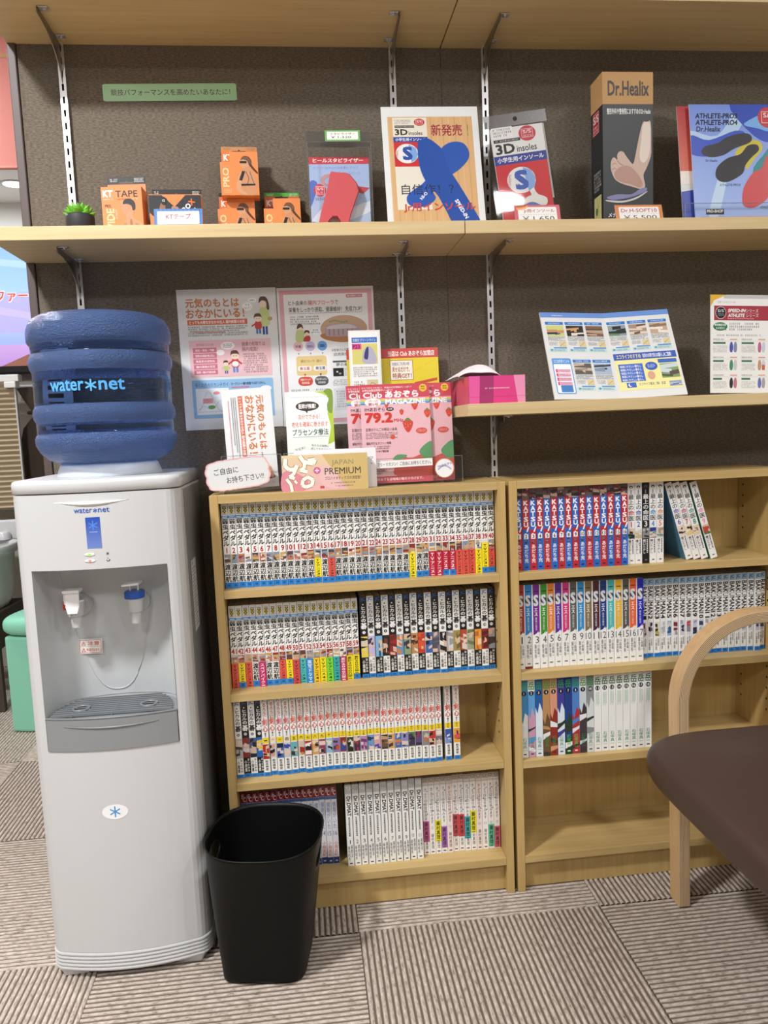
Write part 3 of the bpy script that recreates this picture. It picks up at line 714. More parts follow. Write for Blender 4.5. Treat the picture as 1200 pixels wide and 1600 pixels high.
# --- boxing comic, volumes 1-16
def sp_box(w, h, n):
    W_, H = w*1000, h*1000; p = Print(); Y = lambda f: H*(1-f); RD, BL_ = '#bf2632', '#2268c4'
    a, b = (RD, BL_) if n % 2 == 0 else (BL_, RD)
    p.art(.3, Y(.15), W_-.3, Y(0), ['#6c5c5c', '#c8a898', '#382c30', '#8c3038'], .6, n+300)
    p.rect(.3, Y(.50), W_-.3, Y(.13), a, 2); p.rect(.3, Y(1), W_-.3, Y(.50), b, 1.5)
    for i, c in enumerate('KATSU'): p.fit(c, W_*.2, Y(.205+.066*i), W_*.84, Y(.147+.066*i), '#f6f4f2', 3, .045)
    p.poly([(W_*.52, Y(.53)), (W_*.75, Y(.53)), (W_*1.0, Y(.465)), (W_*.8, Y(.465))], '#f6f4f2', 3); p.ell(W_*.45, Y(.552), W_*.12, W_*.12, '#f6f4f2', 3, 10)
    p.rect(W_*.2, Y(.615), W_*.82, Y(.555), '#f4f4f2', 3.5); p.fit(str(n), W_*(.36 if n < 10 else .28), Y(.607), W_*(.66 if n < 10 else .76), Y(.563), '#16161a', 4.5, .02)
    p.art(W_*.3, Y(.67), W_*.62, Y(.625), ['#30303c', '#787888'], 3, n)
    p.vfit('あだち充', W_*.2, Y(.91), W_*.82, Y(.68), '#f4f2f2', 3, .02); p.rect(W_*.3, Y(.97), W_*.72, Y(.955), '#16204c', 3)
    return p
xs, w = row(.3325, .5740, 16)
for n, x in zip(range(1, 17), xs):
    book('%s comic with white stacked letters and boxed number %s' % ('red over blue' if n % 2 == 0 else 'blue over red', nw(n)), 'red and blue boxing comics', x, -.152-.0006*n+RND.uniform(-.001, .001), R1, w, .1725, .112, sp_box(w, .1725, n), spine='#8a3040', side='#d8ccd4')
# --- doctor comic, volumes 1-9 (6-9 leaning)
DC = [None, '#c43c3c', '#3458b8', '#e8e8e4', '#2c84c8', '#e08860', '#6c58b4', '#c03c54', '#2c8c84', '#f088b4']
DA = [None, ('#d8c4ac', '#24242c', '#2c7c7c'), ('#e8e4dc', '#c8b48c', '#d8c8b8'), ('#8c8c8c', '#383838', '#c4c4c4'), ('#2c3c8c', '#e0c8b0', '#2c8c94'), ('#d8c4ac', '#a09484', '#3c94a0'), ('#e4d0b8', '#3c2c28', '#ecd8c8'), ('#e4c890', '#2c241c', '#ecdcc4'), ('#dccab0', '#a08468', '#e8d4c0'), ('#e4b49c', '#b84c3c', '#2c7c4c')]
def sp_doc(w, h, n):
    W_, H = w*1000, h*1000; p = Print(); Y = lambda f: H*(1-f); dk = n == 3
    bg, fg = ('#1a1a1c', '#f0f0ee') if dk else ('#efeeea', '#18181a')
    p.rect(.2, Y(1), W_-.2, Y(0), bg, .5)
    p.ell(W_*.5, Y(.055), W_*.26, W_*.2, '#4a4a4a' if not dk else '#5a5a5a', 2, 14); p.ell(W_*.5, Y(.06), W_*.12, W_*.09, bg, 3, 10); p.rect(W_*.42, Y(.14), W_*.56, Y(.09), '#8c8c8c', 2)
    p.vfit('最上の', W_*.1, Y(.335), W_*.92, Y(.145), fg, 2, .012); p.fit('命', W_*.12, Y(.40), W_*.92, Y(.34), DC[n], 2, .02); p.fit('医', W_*.14, Y(.465), W_*.9, Y(.408), fg, 2, .012)
    p.fit(str(n), W_*.3, Y(.545), W_*.72, Y(.478), DC[n], 2, .02)
    p.art(W_*.04, Y(.69), W_*.96, Y(.56), DA[n], 1, n+500)
    p.vfit('橋口たかし', W_*.08, Y(.88), W_*.5, Y(.70), fg, 2, .01); p.vgreek(W_*.6, Y(.88), W_*.82, Y(.70), fg, 2, n); p.rect(W_*.35, Y(.965), W_*.7, Y(.95), '#6c6c6c', 2)
    return p
xs, w = row(.5755, .6555, 5)
for n, x in zip(range(1, 6), xs):
    book('%s upright comic with %s number %s, next to the red and blue row' % ('black' if n == 3 else 'white', ['', 'red', 'blue', 'white', 'sky blue', 'orange'][n], nw(n)), 'doctor comics', x, -.156, R1, w, .1737, .112, sp_doc(w, .1737, n), spine='#1a1a1c' if n == 3 else '#efeeea', side='#c8ccd0' if n != 5 else '#d8d4d0')
th = R(-16.5)
for n in range(6, 10):
    k = n-6; x = .7185+.0162*k+(.004 if n == 9 else 0)
    book('white leaning comic with %s number %s, upper right shelf' % (['violet', 'crimson', 'teal', 'pink'][k], nw(n)), 'doctor comics', x, -.147-.002*k, R1+.0023, .0154, .1737, .112, sp_doc(.0154, .1737, n), side=['#4c7c9c', '#d8c8c4', '#b87480', '#3c8468'][k], tilt=th)
# --- police comic, volumes 1-17
PC = ['#a82c24', '#2484cc', '#782490', '#3c9428', '#ec8428', '#5c2c9c', '#d83480', '#5c605c', '#2c90cc', '#847048', '#4c2430', '#143c84', '#48bcbc', '#ecb824', '#54544c', '#ec6428', '#1c24b8']
def sp_pol(w, h, n):
    W_, H = w*1000, h*1000; p = Print(); Y = lambda f: H*(1-f); c = PC[n-1]
    p.poly([(W_*.12, Y(.6)), (W_-.3, Y(.565)), (W_-.3, Y(0)), (W_*.12, Y(0))], c, 1); p.rect(W_*.25, Y(.085), W_*.88, Y(.075), '#202020', 2)
    p.ell(W_*.52, Y(.185), W_*.42, H*.052, '#3c3c42', 2, 18); p.fit('S', W_*.2, Y(.255), W_*.86, Y(.12), '#d4d6da', 3, .045)
    p.vfit('エス', W_*.28, Y(.375), W_*.78, Y(.27), '#f2f2f0', 3, .03); p.vfit('最後の警官', W_*.38, Y(.545), W_*.68, Y(.385), '#e4e4e4', 3, .0)
    p.poly([(W_*.02, Y(.63)), (W_*.86, Y(.55)), (W_*.6, Y(.595)), (W_*.9, Y(.6))], '#f6f6f4', 4)
    p.fit(str(n), W_*(.4 if n < 10 else .16), Y(.695), W_*(.86 if n < 10 else .92), Y(.615), '#2a2a2e', 4, -.008)
    p.vfit('藤堂裕', W_*.22, Y(.88), W_*.54, Y(.71), '#55555a', 2, .0); p.vfit('小森陽一', W_*.6, Y(.88), W_*.92, Y(.71), '#55555a', 2, .0); p.rect(W_*.3, Y(.95), W_*.74, Y(.935), '#78787c', 2)
    return p
xs, w = row(.3325, .6120, 17)
PN = ['red', 'sky blue', 'purple', 'green', 'orange', 'violet', 'hot pink', 'grey', 'light blue', 'khaki', 'maroon', 'navy', 'turquoise', 'golden yellow', 'dark grey', 'bright orange', 'royal blue']
for n, x in zip(range(1, 18), xs):
    bd = (.975, 1.0, '#8c2424', '#8c2424', 'x') if n == 2 else None
    book('comic with %s upper spine, silver emblem and number %s' % (PN[n-1], nw(n)), 'police comics', x, -.150+RND.uniform(-.003, .002), R2, w, .182, .122, sp_pol(w, .182, n), side='#d8d8d8' if n != 17 else '#3c8cc8', band=bd)
# --- artist comic, volumes 1-20
AB = [('#d8d8e4', '#38405c', '#9cb0cc'), ('#e0d8d4', '#803040', '#b0a8a4'), ('#d8d4d8', '#2c2430', '#a0989c'), ('#e0d8c0', '#3c3828', '#b8a860'), ('#e4e4e8', '#b0b4c0', '#d0c8c4'), ('#8cb4dc', '#3c5c8c', '#d8d4d0'), ('#dcd8d4', '#7c3044', '#9c9894'), ('#d0d0dc', '#2c3050', '#a0a4b8'), ('#dcdce0', '#8c8c9c', '#b84c54'), ('#c8c8dc', '#303048', '#9090b0')]
def sp_artist(w, h, n):
    W_, H = w*1000, h*1000; p = Print(); Y = lambda f: H*(1-f)
    p.rect(.5, Y(.085), W_-.5, Y(.005), '#9cc0dc', 1); p.fit('JC', W_*.18, Y(.07), W_*.82, Y(.018), '#204868', 2, .03)
    p.fit('BAKUMAN', W_*.1, Y(.455), W_*.92, Y(.10), '#121214', 2, .025, rot=-90); p.fit('市', W_*.2, Y(.305), W_*.84, Y(.235), '#e4e4e0', 3, .01)
    p.fit(str(n), W_*.16, Y(.54 if n > 9 else .515), W_*.86, Y(.465), '#161618', 2, .03, rot=-90)
    p.art(W_*.2, Y(.74), W_*.84, Y(.55), AB[n % 10], 1, n+800)
    p.vfit('小畑健', W_*.22, Y(.91), W_*.5, Y(.76), '#505054', 2, .0); p.vgreek(W_*.6, Y(.86), W_*.82, Y(.76), '#707074', 2, n)
    p.rect(.3, Y(1)+.2, W_-.3, Y(.945), BLUE, 1); p.rect(W_*.25, Y(.98), W_*.75, Y(.962), '#145a9a', 2)
    return p
xs, w = row(.6132, .9005, 20)
for n, x in zip(range(1, 21), xs):
    book('white comic with heavy black sideways title and number %s, right bookcase' % nw(n), 'artist comics', x, -.137-(.006 if n == 19 else 0)+RND.uniform(-.002, .002), R2+(.0 if n != 19 else .0), w, .176, .113, sp_artist(w, .176, n), side='#cfcdca')
# --- mountain comic, volumes 1-18
MT = [('#3c8cc0', '#e8ece8'), ('#5c9cd4', '#c898b0'), ('#1c58a0', '#dce8f0'), ('#b88c58', '#6c4c2c'), ('#d89878', '#8c2c1c'), ('#3c3c94', '#d8e4f0'), ('#1c3c84', '#14401c'), ('#4c80c8', '#b02c34'), ('#c8d4dc', '#403438'), ('#8c9094', '#d8dcdc')]
def sp_mount(w, h, n):
    W_, H = w*1000, h*1000; p = Print(); Y = lambda f: H*(1-f); G = '#2f8c4c'; p.clip = (.2, .2, W_-.2, H-.2)
    if n <= 10:
        a, b = MT[n-1]; q = .35+.2*((n*37) % 10)/10
        p.rect(.2, Y(1), W_-.2, Y(0), a, .5); p.rect(.2, Y(1), W_-.2, Y(.86), b, .7)
        rr = random.Random(n+20); p.poly([(.2, Y(.9)), (W_-.2, Y(.9)), (W_-.2, Y(q-.04+rr.random()*.1)), (W_*.6, Y(q-.06)), (W_*.3, Y(q+.08)), (.2, Y(q))], b, .9)
        for i in range(4):
            y = q+.10+.11*i; d1, d2 = rr.uniform(-.05, .05), rr.uniform(.03, .09)
            p.poly([(.2, Y(y+d2)), (.2, Y(y)), (W_*rr.uniform(.3, .7), Y(y+d1*.4)), (W_-.2, Y(y+d1)), (W_-.2, Y(y+d1+d2*.6))], [a, '#e4e8ea', b, '#2c3428'][(i+n) % 4] if n not in (1, 3) else ['#dfe8ee', b][i % 2], 1.1+.1*i)
        if n in (2, 5, 9): p.rect(.2, Y(.16 if n != 5 else .0), W_-.2, Y(0), '#ece8e0', 1)
    else: p.rect(.2, Y(1), W_-.2, Y(0), '#eff1ee', .5)
    p.rect(W_*.2, Y(.02), W_*.8, Y(.012), '#303030', 2)
    p.fit('岳', W_*.08, Y(.145), W_*.94, Y(.045), '#3ca050' if n <= 10 else '#2c6a3c', 2, .02)
    p.ell(W_*.5, Y(.185), W_*.33, W_*.33, '#141416', 2, 18); p.fit(str(n), W_*(.41 if n < 10 else .3), Y(.201), W_*(.59 if n < 10 else .7), Y(.169), '#f4f4f2', 3, .02)
    if n > 10:
        for i in range(4): p.vgreek(W_*(.24+.14*i), Y(.42-.03*(i % 2)), W_*(.33+.14*i), Y(.235), '#a0c8a8', 2, n+i)
    p.vfit('石塚真一', W_*.2, Y(.93), W_*.82, Y(.745), G if n not in (7, 8) else '#54c85c', 2, .0); p.rect(W_*.3, Y(.965), W_*.72, Y(.95), '#303030' if n not in (7, 8) else '#f0f0f0', 2)
    return p
MN = ['blue and white', 'light blue and pink', 'deep blue', 'tan rock patterned', 'salmon and rust', 'indigo and snow white', 'dark green', 'blue, red and black', 'pale grey and slate', 'grey sketch patterned']
xs, w = row(.3330, .6255, 18)
for n, x in zip(range(1, 19), xs):
    book(('%s comic with black round number %s, third shelf of right bookcase' % (MN[n-1], nw(n))) if n <= 10 else 'plain white comic with green lettering and black round number %s' % nw(n), 'mountain comics', x, -.160, R3, w, .1748, .128, sp_mount(w, .1748, n), spine=MT[n-1][0] if n <= 10 else '#eff1ee', side='#d4d8d6' if n > 10 else MT[n-1][0])
# ------------------------------------------------------------------ water cooler
CX = -.4745; CW = .1475; CYB = -.012
def front_y(x, off=0.0): return -.287-.018*max(0, 1-(x/.125)**2)-off
def cooler_outline(ins=0.0, n=14):
    """plan outline, counter-clockwise, starting at the back left"""
    w = CW-ins; pts = [(-w, CYB-ins), ]
    r = .03; yc = -.257
    pts = [(-w, CYB-ins)]
    arc = []
    xf = w-r*.9
    pts.append((-w, yc))
    for k in range(1, 6):
        a = R(180+90*k/6); pts.append((-w+r+r*cos(a), yc+(r+.0)*sin(a)*(front_y(-xf)+ins-yc)/-r))
    for k in range(n+1):
        x = -xf+2*xf*k/n; pts.append((x, front_y(x)+ins))
    for k in range(5, 0, -1):
        a = R(180+90*k/6); pts.append((w-r-r*cos(a), yc+r*sin(a)*(front_y(xf)+ins-yc)/-r))
    pts.append((w, yc)); pts.append((w, CYB-ins))
    return pts
def ringz(pts, z, dx=CX): return [(x+dx, y, z) for x, y in pts]
cooler = thing('water_cooler', 'white and grey floor-standing water cooler with hot and cold taps', 'water cooler', (0, 0, 0))
OUT = cooler_outline()
def niche_pts(n=16, hw=.1185, dep=.105, ins=0):
    """plan of the tap niche from the left front lip round its back to the right front lip"""
    pts = []; yf = front_y(hw)
    for k in range(n+1):
        a = pi*k/n; x = -hw*cos(a); e = sin(a)**.42
        pts.append((x*(1-.06*e), yf+dep*e+ins))
    return pts
NP = niche_pts()
body = MB()
def slab(mb, pts, z0, z1, mi=0, caps=(True, True)):
    mb.loft([ringz(pts, z0), ringz(pts, z1)], mi, caps, smooth=False)
slab(body, OUT, .052, .4475)                        # lower cabinet
slab(body, OUT, .784, .9195)                        # head
hw = .1185
mid_outer = [p for p in OUT if not (-hw < p[0] < hw and p[1] < -.2)]
li = max(i for i, p in enumerate(mid_outer) if p[0] < 0 and p[1] < -.2 and i > 0)
left = [p for p in mid_outer if p[0] < 0 and p != mid_outer[-1]]; right = [p for p in mid_outer if p[0] > 0]
Cpts = left+[(-hw, front_y(hw))]+NP[1:-1]+[(hw, front_y(hw))]+right
slab(body, Cpts, .4475, .784, 0, (False, False))
bo = weld(body.build('cabinet', M['white_plastic'], cooler)); 
b_ = bo.modifiers.new('bevel', 'BEVEL'); b_.width = .0022; b_.segments = 2; b_.limit_method = 'ANGLE'; b_.angle_limit = R(50)
# niche lining
nl = MB(); nin = [(x*.997, y-.0012) for x, y in NP]
nl.loft([[(x+CX, y, .5135) for x, y in nin], [(x+CX, y, .7835) for x, y in nin]], 0, smooth=True, closed=False)
nl.build('niche_lining', M['niche'], cooler)
# side sheets, their grey darkened to carry the flank's shade
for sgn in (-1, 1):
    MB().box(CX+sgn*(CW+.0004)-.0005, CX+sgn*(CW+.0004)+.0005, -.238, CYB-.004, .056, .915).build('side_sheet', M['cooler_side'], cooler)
# lid
lid = MB(); ins = (0.001, -.0015, -.002, .0, .006, .014)
zz = (.9215, .923, .938, .9430, .9448, .9450)
lid.loft([ringz(cooler_outline(i), z) for i, z in zip(ins, zz)], 0)
lid.build('lid', M['white_plastic'], cooler)
# ridged plinth and feet
pl = MB(); rings = []
for k in range(5):
    z = .016+.0072*k
    rings += [ringz(cooler_outline(-.0012), z), ringz(cooler_outline(-.0022), z+.003), ringz(cooler_outline(-.0012), z+.0056), ringz(cooler_outline(.0012), z+.0064)]
rings.append(ringz(cooler_outline(.0), .0525))
pl.loft(rings, 0, smooth=False); pl.build('plinth', M['white_plastic'], cooler)
for sx in (-1, 1):
    for yy in (-.268, -.04):
        MB().loft([[(CX+sx*x, yy+y, z) for x, y in q] for q, z in (([(.085, -.012), (.128, -.014), (.138, .014), (.085, .014)], .0), ([(.07, -.02), (.134, -.018), (.146, .02), (.07, .02)], .0165))], smooth=False).build('foot', M['white_plastic'], cooler, bevel=.003)
# collar the bottle sits in
co = MB().lathe([(.096, .9445), (.098, .947), (.0905, .966), (.088, .969), (.06, .964)], (-.475, -.152, 0), 48).build('bottle_collar', M['collar'], cooler)
# drip tray
tr = MB(); fr = [(x, front_y(x, .002)) for x in [-.1175+.235*k/14 for k in range(15)]]
bk = [(x*.99, y-.001) for x, y in reversed(NP[1:-1])]
tr.loft([[(x+CX, y, .4485) for x, y in fr+bk], [(x+CX, y, .5085) for x, y in fr+bk]], 0, smooth=False)
tray = tr.build('drip_tray', M['grey_plastic'], cooler, bevel=.0012)
lip = MB(); lip.tube([(x+CX, y+.001, .5095) for x, y in fr], .0022, 6); lip.build('tray_lip', M['grille'], tray)
gm = MB(); 
for k in range(9):
    y = -.290+.0105*k; hwk = .108*min(1.0, (max(0.05, 1-((y+.288)/.103)**2))**.35)
    gm.box(CX-hwk, CX+hwk, y-.0016, y+.0016, .511, .5155)
for x in (-.072, 0, .072): gm.box(CX+x-.0014, CX+x+.0014, -.292, -.208, .5095, .5135)
gm.build('grille', M['grille'], tray)
for x in (-.062, .062):
    MB().lathe([(.0165, .5150), (.0165, .5175), (.0125, .5172), (.0125, .5140)], (CX+x, -.262, 0), 24, cap=(False, False)).build('drain_ring', M['grille'], tray)
    MB().lathe([(.0125, .5135), (.0125, .5150)], (CX+x, -.262, 0), 24).build('drain_hole', M['black'], tray)
gr = MB(); gpt = []
for k in range(13):
    x = -.085+.17*k/12; gpt.append((x+CX, front_y(x, .0022), .4955-.004*(1-(x/.085)**2)))
gr.tube(gpt, [.0006+.0018*math.sin(pi*k/12) for k in range(13)], 6); gr.build('grip_line', M['grille'], tray)
# raised bead in the niche
def niche_y(x): 
    c = max(-1, min(1, x/.1185/.96)); return front_y(.1185)+.105*(max(.02, 1-c*c))**.21
bead = [(x+CX-.010, niche_y(x-.010)-.002, .524+.25*abs(x/.088)**2.6) for x in [-.088+.176*k/40 for k in range(41)]]
MB().tube(bead, .0011, 6).build('niche_bead', M['niche'], cooler)
# front graphics
def on_front(x, y, z): return (x, front_y(x-CX)-.0004-z, y)
p = Print(.06); x0 = (CX-.4655)*0
p.fit('water', -507, 885.2, -475.5, 893.5, '#2a5ab0', 1, .01); p.aster(-470.3, 889, 4.2, 1.2, '#2a5ab0', 1); p.fit('net', -465.2, 885.2, -446, 893.5, '#2a5ab0', 1, .01)
p.grad(-488.5, 821.5, -463.5, 877, '#6f86c8', '#1f49ac', 1); p.aster(-476, 862.5, 9, 2, '#4f8ae0', 2); p.rect(-483, 850, -469, 851.5, '#8fb0e8', 2)
p.aster(-455, 811, 2.8, .8, '#44464a', 1); p.ell(-455, 799, 2.8, 2, '#44464a', 1); p.ell(-455, 799.5, 1.9, 1.2, '#dcdcdc', 2); p.rect(-452.5, 798.6, -451.4, 800.4, '#44464a', 1); p.rect(-455.4, 802, -454.6, 804, '#44464a', 1)
p.build('front_graphics', cooler, 'print', fn=on_front)
for z, m in ((.811, 'led_green'), (.7995, 'led_red')):
    le = MB(); le.lathe([(.0095, 0), (.0088, .0010)], (0, 0, 0), 20, axis='y'); lo = le.build('lamp_bezel', M['tap_white'], cooler, (CX-.0115, front_y(-.0115)-.0002, z)); lo.scale = (1, 1, .26)
    MB().lathe([(.0026, 0.001), (.0018, .0016)], (0, 0, 0), 12, axis='y').build('lamp', M[m], cooler, (CX-.0115, front_y(-.0115)-.0004, z))
cr = Print(.0)
n = 16; up = [(CX*1000-68+132*k/n, 905.5+.5*k/n) for k in range(n+1)]; dn = [(CX*1000-68+132*k/n, 905.5-11*sin(pi*k/n)) for k in range(n+1)]
ridge = MB(); rr = []
for k in range(n+1):
    x = -.068+.132*k/n; d = .011*sin(pi*k/n)
    rr.append([(CX+x, front_y(x)+.0005, .9055), (CX+x, front_y(x)-.0035*sin(pi*k/n), .9050), (CX+x, front_y(x)+.0005, .9053-d)])
ridge.loft(rr, 0, smooth=True); ridge.build('head_highlight', M['tap_white'], cooler)  # brighter white crescent stands in for the highlight of a shallow recess
em = Print(.06); em.ell(-479, 329, 23.5, 14.5, '#f4f5f6', 1, 36); em.aster(-479, 329, 10.5, 2.4, '#2f92d8', 2); em.build('emblem', cooler, 'gloss', fn=on_front)
# hot-water warning sticker in the niche
st = Print(.06); st.rect(0, 0, 44, 29, '#f3efe9', 1); st.frame(1.6, 1.6, 42.4, 27.4, .8, '#c8332a', 2); st.line(2, 14.5, 42, 14.5, .5, '#c8332a', 2)
for yy in (16.5, 3.5):
    st.poly([(5, yy), (13.5, yy), (9.25, yy+8)], '#c8332a', 2); st.poly([(6.6, yy+.9), (11.9, yy+.9), (9.25, yy+6)], '#f3efe9', 3); st.rect(8.8, yy+2.2, 9.7, yy+4.6, '#c8332a', 4)
st.fit('注意', 17, 16.8, 39, 24.5, '#c8332a', 2, .015); st.fit('熱湯が出ます。', 14.5, 4.6, 40.5, 10.5, '#c8332a', 2, .015)
st.build('warning_sticker', cooler, 'print', (CX-.0765, -.1975, .602), (0, R(2), 0))
sl = Print(.06); sl.rect(0, 0, 60, 140, '#dcdcda', 1)
for k in range(18): sl.rect(6, 10+6.6*k, 52-(k*7 % 17), 12.2+6.6*k, '#8a8c8e', 2)
sl.fit('注意', 8, 130, 22, 137, '#3c3c40', 2)
sl.build('side_notice', cooler, 'print', fn=lambda x, y, z: (CX+CW+.0012+z, -.205+x, .632+y))
# taps
def tap(x, kind):
    y0 = niche_y(x)-.004; t = bpy.data.objects.new('tap', MB().lathe([(.021, 0), (.021, .006), (.017, .010), (.0095, .012), (.0095, .034)], (0, 0, 0), 24, axis='y').mesh('tap', M['tap_grey']))
    t.location = (CX+x, y0, .699); link(t, cooler)
    MB().lathe([(.0135, -.012), (.0165, .014)], (0, -.04, 0), 24).lathe([(.009, -.034), (.0105, -.0121)], (0, -.04, 0), 20).build('spout', M['tap_grey'], t)
    if kind == 'hot':
        MB().box(-.021, -.0165, -.047, -.034, .0, .016).build('safety_catch', M['red_plastic'], t, bevel=.001)
        MB().lathe([(.0162, .0142), (.0162, .018)], (0, -.04, 0), 20).build('cap', M['tap_white'], t)
        lv = MB(); lv.loft([[(-.0125, -.058, .034), (.0125, -.058, .034), (.0125, -.052, .034), (-.0125, -.052, .034)], [(-.0125, -.060, .008), (.0125, -.060, .008), (.0125, -.055, .008), (-.0125, -.055, .008)], [(-.009, -.062, -.004), (.009, -.062, -.004), (.009, -.058, -.004), (-.009, -.058, -.004)]], smooth=False)
        lv.box(-.016, -.0125, -.056, -.034, .012, .037); lv.box(-.016, .0145, -.062, -.036, .034, .0395)
        lv.build('lever', M['tap_white'], t, bevel=.0014)
    else:
        MB().lathe([(.0185, .0142), (.0190, .016), (.0190, .0255), (.0175, .0275)], (0, -.04, 0), 14, smooth=False).build('ring', M['blue_plastic'], t)
        lv = MB(); lv.box(-.009, -.0055, -.043, -.037, .0276, .038); lv.box(.0055, .009, -.043, -.037, .0276, .038)
        lv.loft([[(-.018, -.064, .0405), (.012, -.056, .0405), (.014, -.03, .041), (-.012, -.034, .041)], [(-.018, -.064, .0435), (.012, -.056, .0445), (.014, -.03, .046), (-.012, -.034, .045)]], smooth=False)
        lv.build('lever', M['tap_white'], t, bevel=.0012)
    return t
tap(-.064, 'hot'); tap(.0440, 'cold')

# ------------------------------------------------------------------ water bottle
BX, BY = -.475, -.152
prof = [(.0, .9665), (.050, .9665), (.088, .9695), (.108, .9775), (.1225, .991), (.1295, .1006*10-.0), (.1300, 1.0185), (.1275, 1.0225), (.1255, 1.0265), (.1255, 1.0455), (.1262, 1.0485), (.1295, 1.0545), (.1308, 1.0625), (.1295, 1.0705), (.1265, 1.0765), (.1258, 1.079),
        (.1258, 1.1395), (.1268, 1.1425), (.1298, 1.1485), (.1310, 1.1565), (.1298, 1.1650), (.1268, 1.1705), (.1258, 1.173), (.1258, 1.1895), (.1285, 1.1925), (.1310, 1.197), (.1312, 1.212), (.1290, 1.224), (.1225, 1.236), (.108, 1.2445), (.08, 1.2485), (.0, 1.2495)]
bm_ = MB(); n = 72
def ring_at(r, h): return [(r*cos(2*pi*i/n), r*sin(2*pi*i/n), h) for i in range(n)]
clearz = ((1.0265, 1.0455), (1.079, 1.1395), (1.173, 1.1895))
for a, b in zip(prof[:-1], prof[1:]):
    mid = (a[1]+b[1])/2; mi = 0 if any(lo-.0005 <= mid <= hi+.0005 for lo, hi in clearz) else 1
    ra, rb = ring_at(max(a[0], .0004), a[1]), ring_at(max(b[0], .0004), b[1])
    bm_.loft([ra, rb], mi, (a[0] == 0, b[0] == 0), True)
bottle = weld(bm_.build('water_bottle', [M['bottle_clear'], M['bottle_frost']], None, (BX, BY, 0)))
tag(bottle, 'large translucent blue water bottle upside down on the cooler', 'bottle')
def on_bottle(x, y, z):
    a = -pi/2+(x/.1262); r = .1262+z; return (r*cos(a), r*sin(a), y)
bp = Print(.06); bp.dz = .06
bp.fit('water', -70, 1101, -4, 1120.5, '#58aef0', 6, .02); bp.aster(8, 1110, 10.5, 3, '#58aef0', 6); bp.fit('net', 21, 1101, 66, 1120.5, '#58aef0', 6, .02)
bp.build('bottle_lettering', bottle, 'print', fn=on_bottle)

# ------------------------------------------------------------------ waste bin
def superell(a, b, e, n, rot):
    pts = []
    for i in range(n):
        t = 2*pi*i/n; c, s = cos(t), sin(t); r = (abs(c/a)**e+abs(s/b)**e)**(-1/e)
        x, y = r*c, r*s; pts.append((x*cos(rot)-y*sin(rot), x*sin(rot)+y*cos(rot)))
    return pts
def waste_bin():
    n, mrow = 144, 44; H = .258; rot = R(-9); mb = MB(); vs = []; uv = []
    for k in range(mrow+1):
        t = k/mrow; a = .0785+.0305*t; b = .0770+.0310*t; e = 5.6-3.0*t**.8
        for (x, y) in superell(a, b, e, n, rot): vs.append([x+.006*t, y-.001*t, .003+(H-.003)*t])
    fs = []; cz = .214
    def ell(v):
        k = vs.index(v) if False else None
    def d_hole(idx):
        x, y, z = vs[idx]; c, s = cos(-rot), sin(-rot); u, w = x*c-y*s, x*s+y*c
        return math.hypot(w/.040, (z-cz)/.019), w, u
    kill = set(); keep = []
    for k in range(mrow):
        for i in range(n):
            f = (k*n+i, k*n+(i+1) % n, (k+1)*n+(i+1) % n, (k+1)*n+i)
            dd = [d_hole(q) for q in f]; m_ = sum(q[0] for q in dd)/4
            if m_ < 1: kill.update(f)
            else: keep.append(f)
    used = set(q for f in keep for q in f)
    for q in kill & used:
        d, w, u = d_hole(q)
        if d > .01:
            x, y, z = vs[q]; c, s = cos(rot), sin(rot); w2 = w/d; z2 = cz+(z-cz)/d
            vs[q] = [u*c-w2*s, u*s+w2*c, z2]
    mb.add(vs, keep, 0, True); mb.add([vs[i] for i in range(n)], [tuple(reversed(range(n)))], 0)
    o = mb.build('waste_bin', M['black_plastic'], None, (-.2150, -.2920, 0)); weld(o)
    s = o.modifiers.new('wall', 'SOLIDIFY'); s.thickness = .0022; s.offset = -1
    tag(o, 'black plastic waste bin with hand holes beside the water cooler', 'waste bin')
    rim = MB(); pts = [(x+.006, y-.001, H) for x, y in superell(.1088, .1078, 2.6, 96, rot)]; pts.append(pts[0]); rim.tube(pts, .0017, 6); rim.build('rim', M['black_plastic'], o)
    return o
waste_bin()

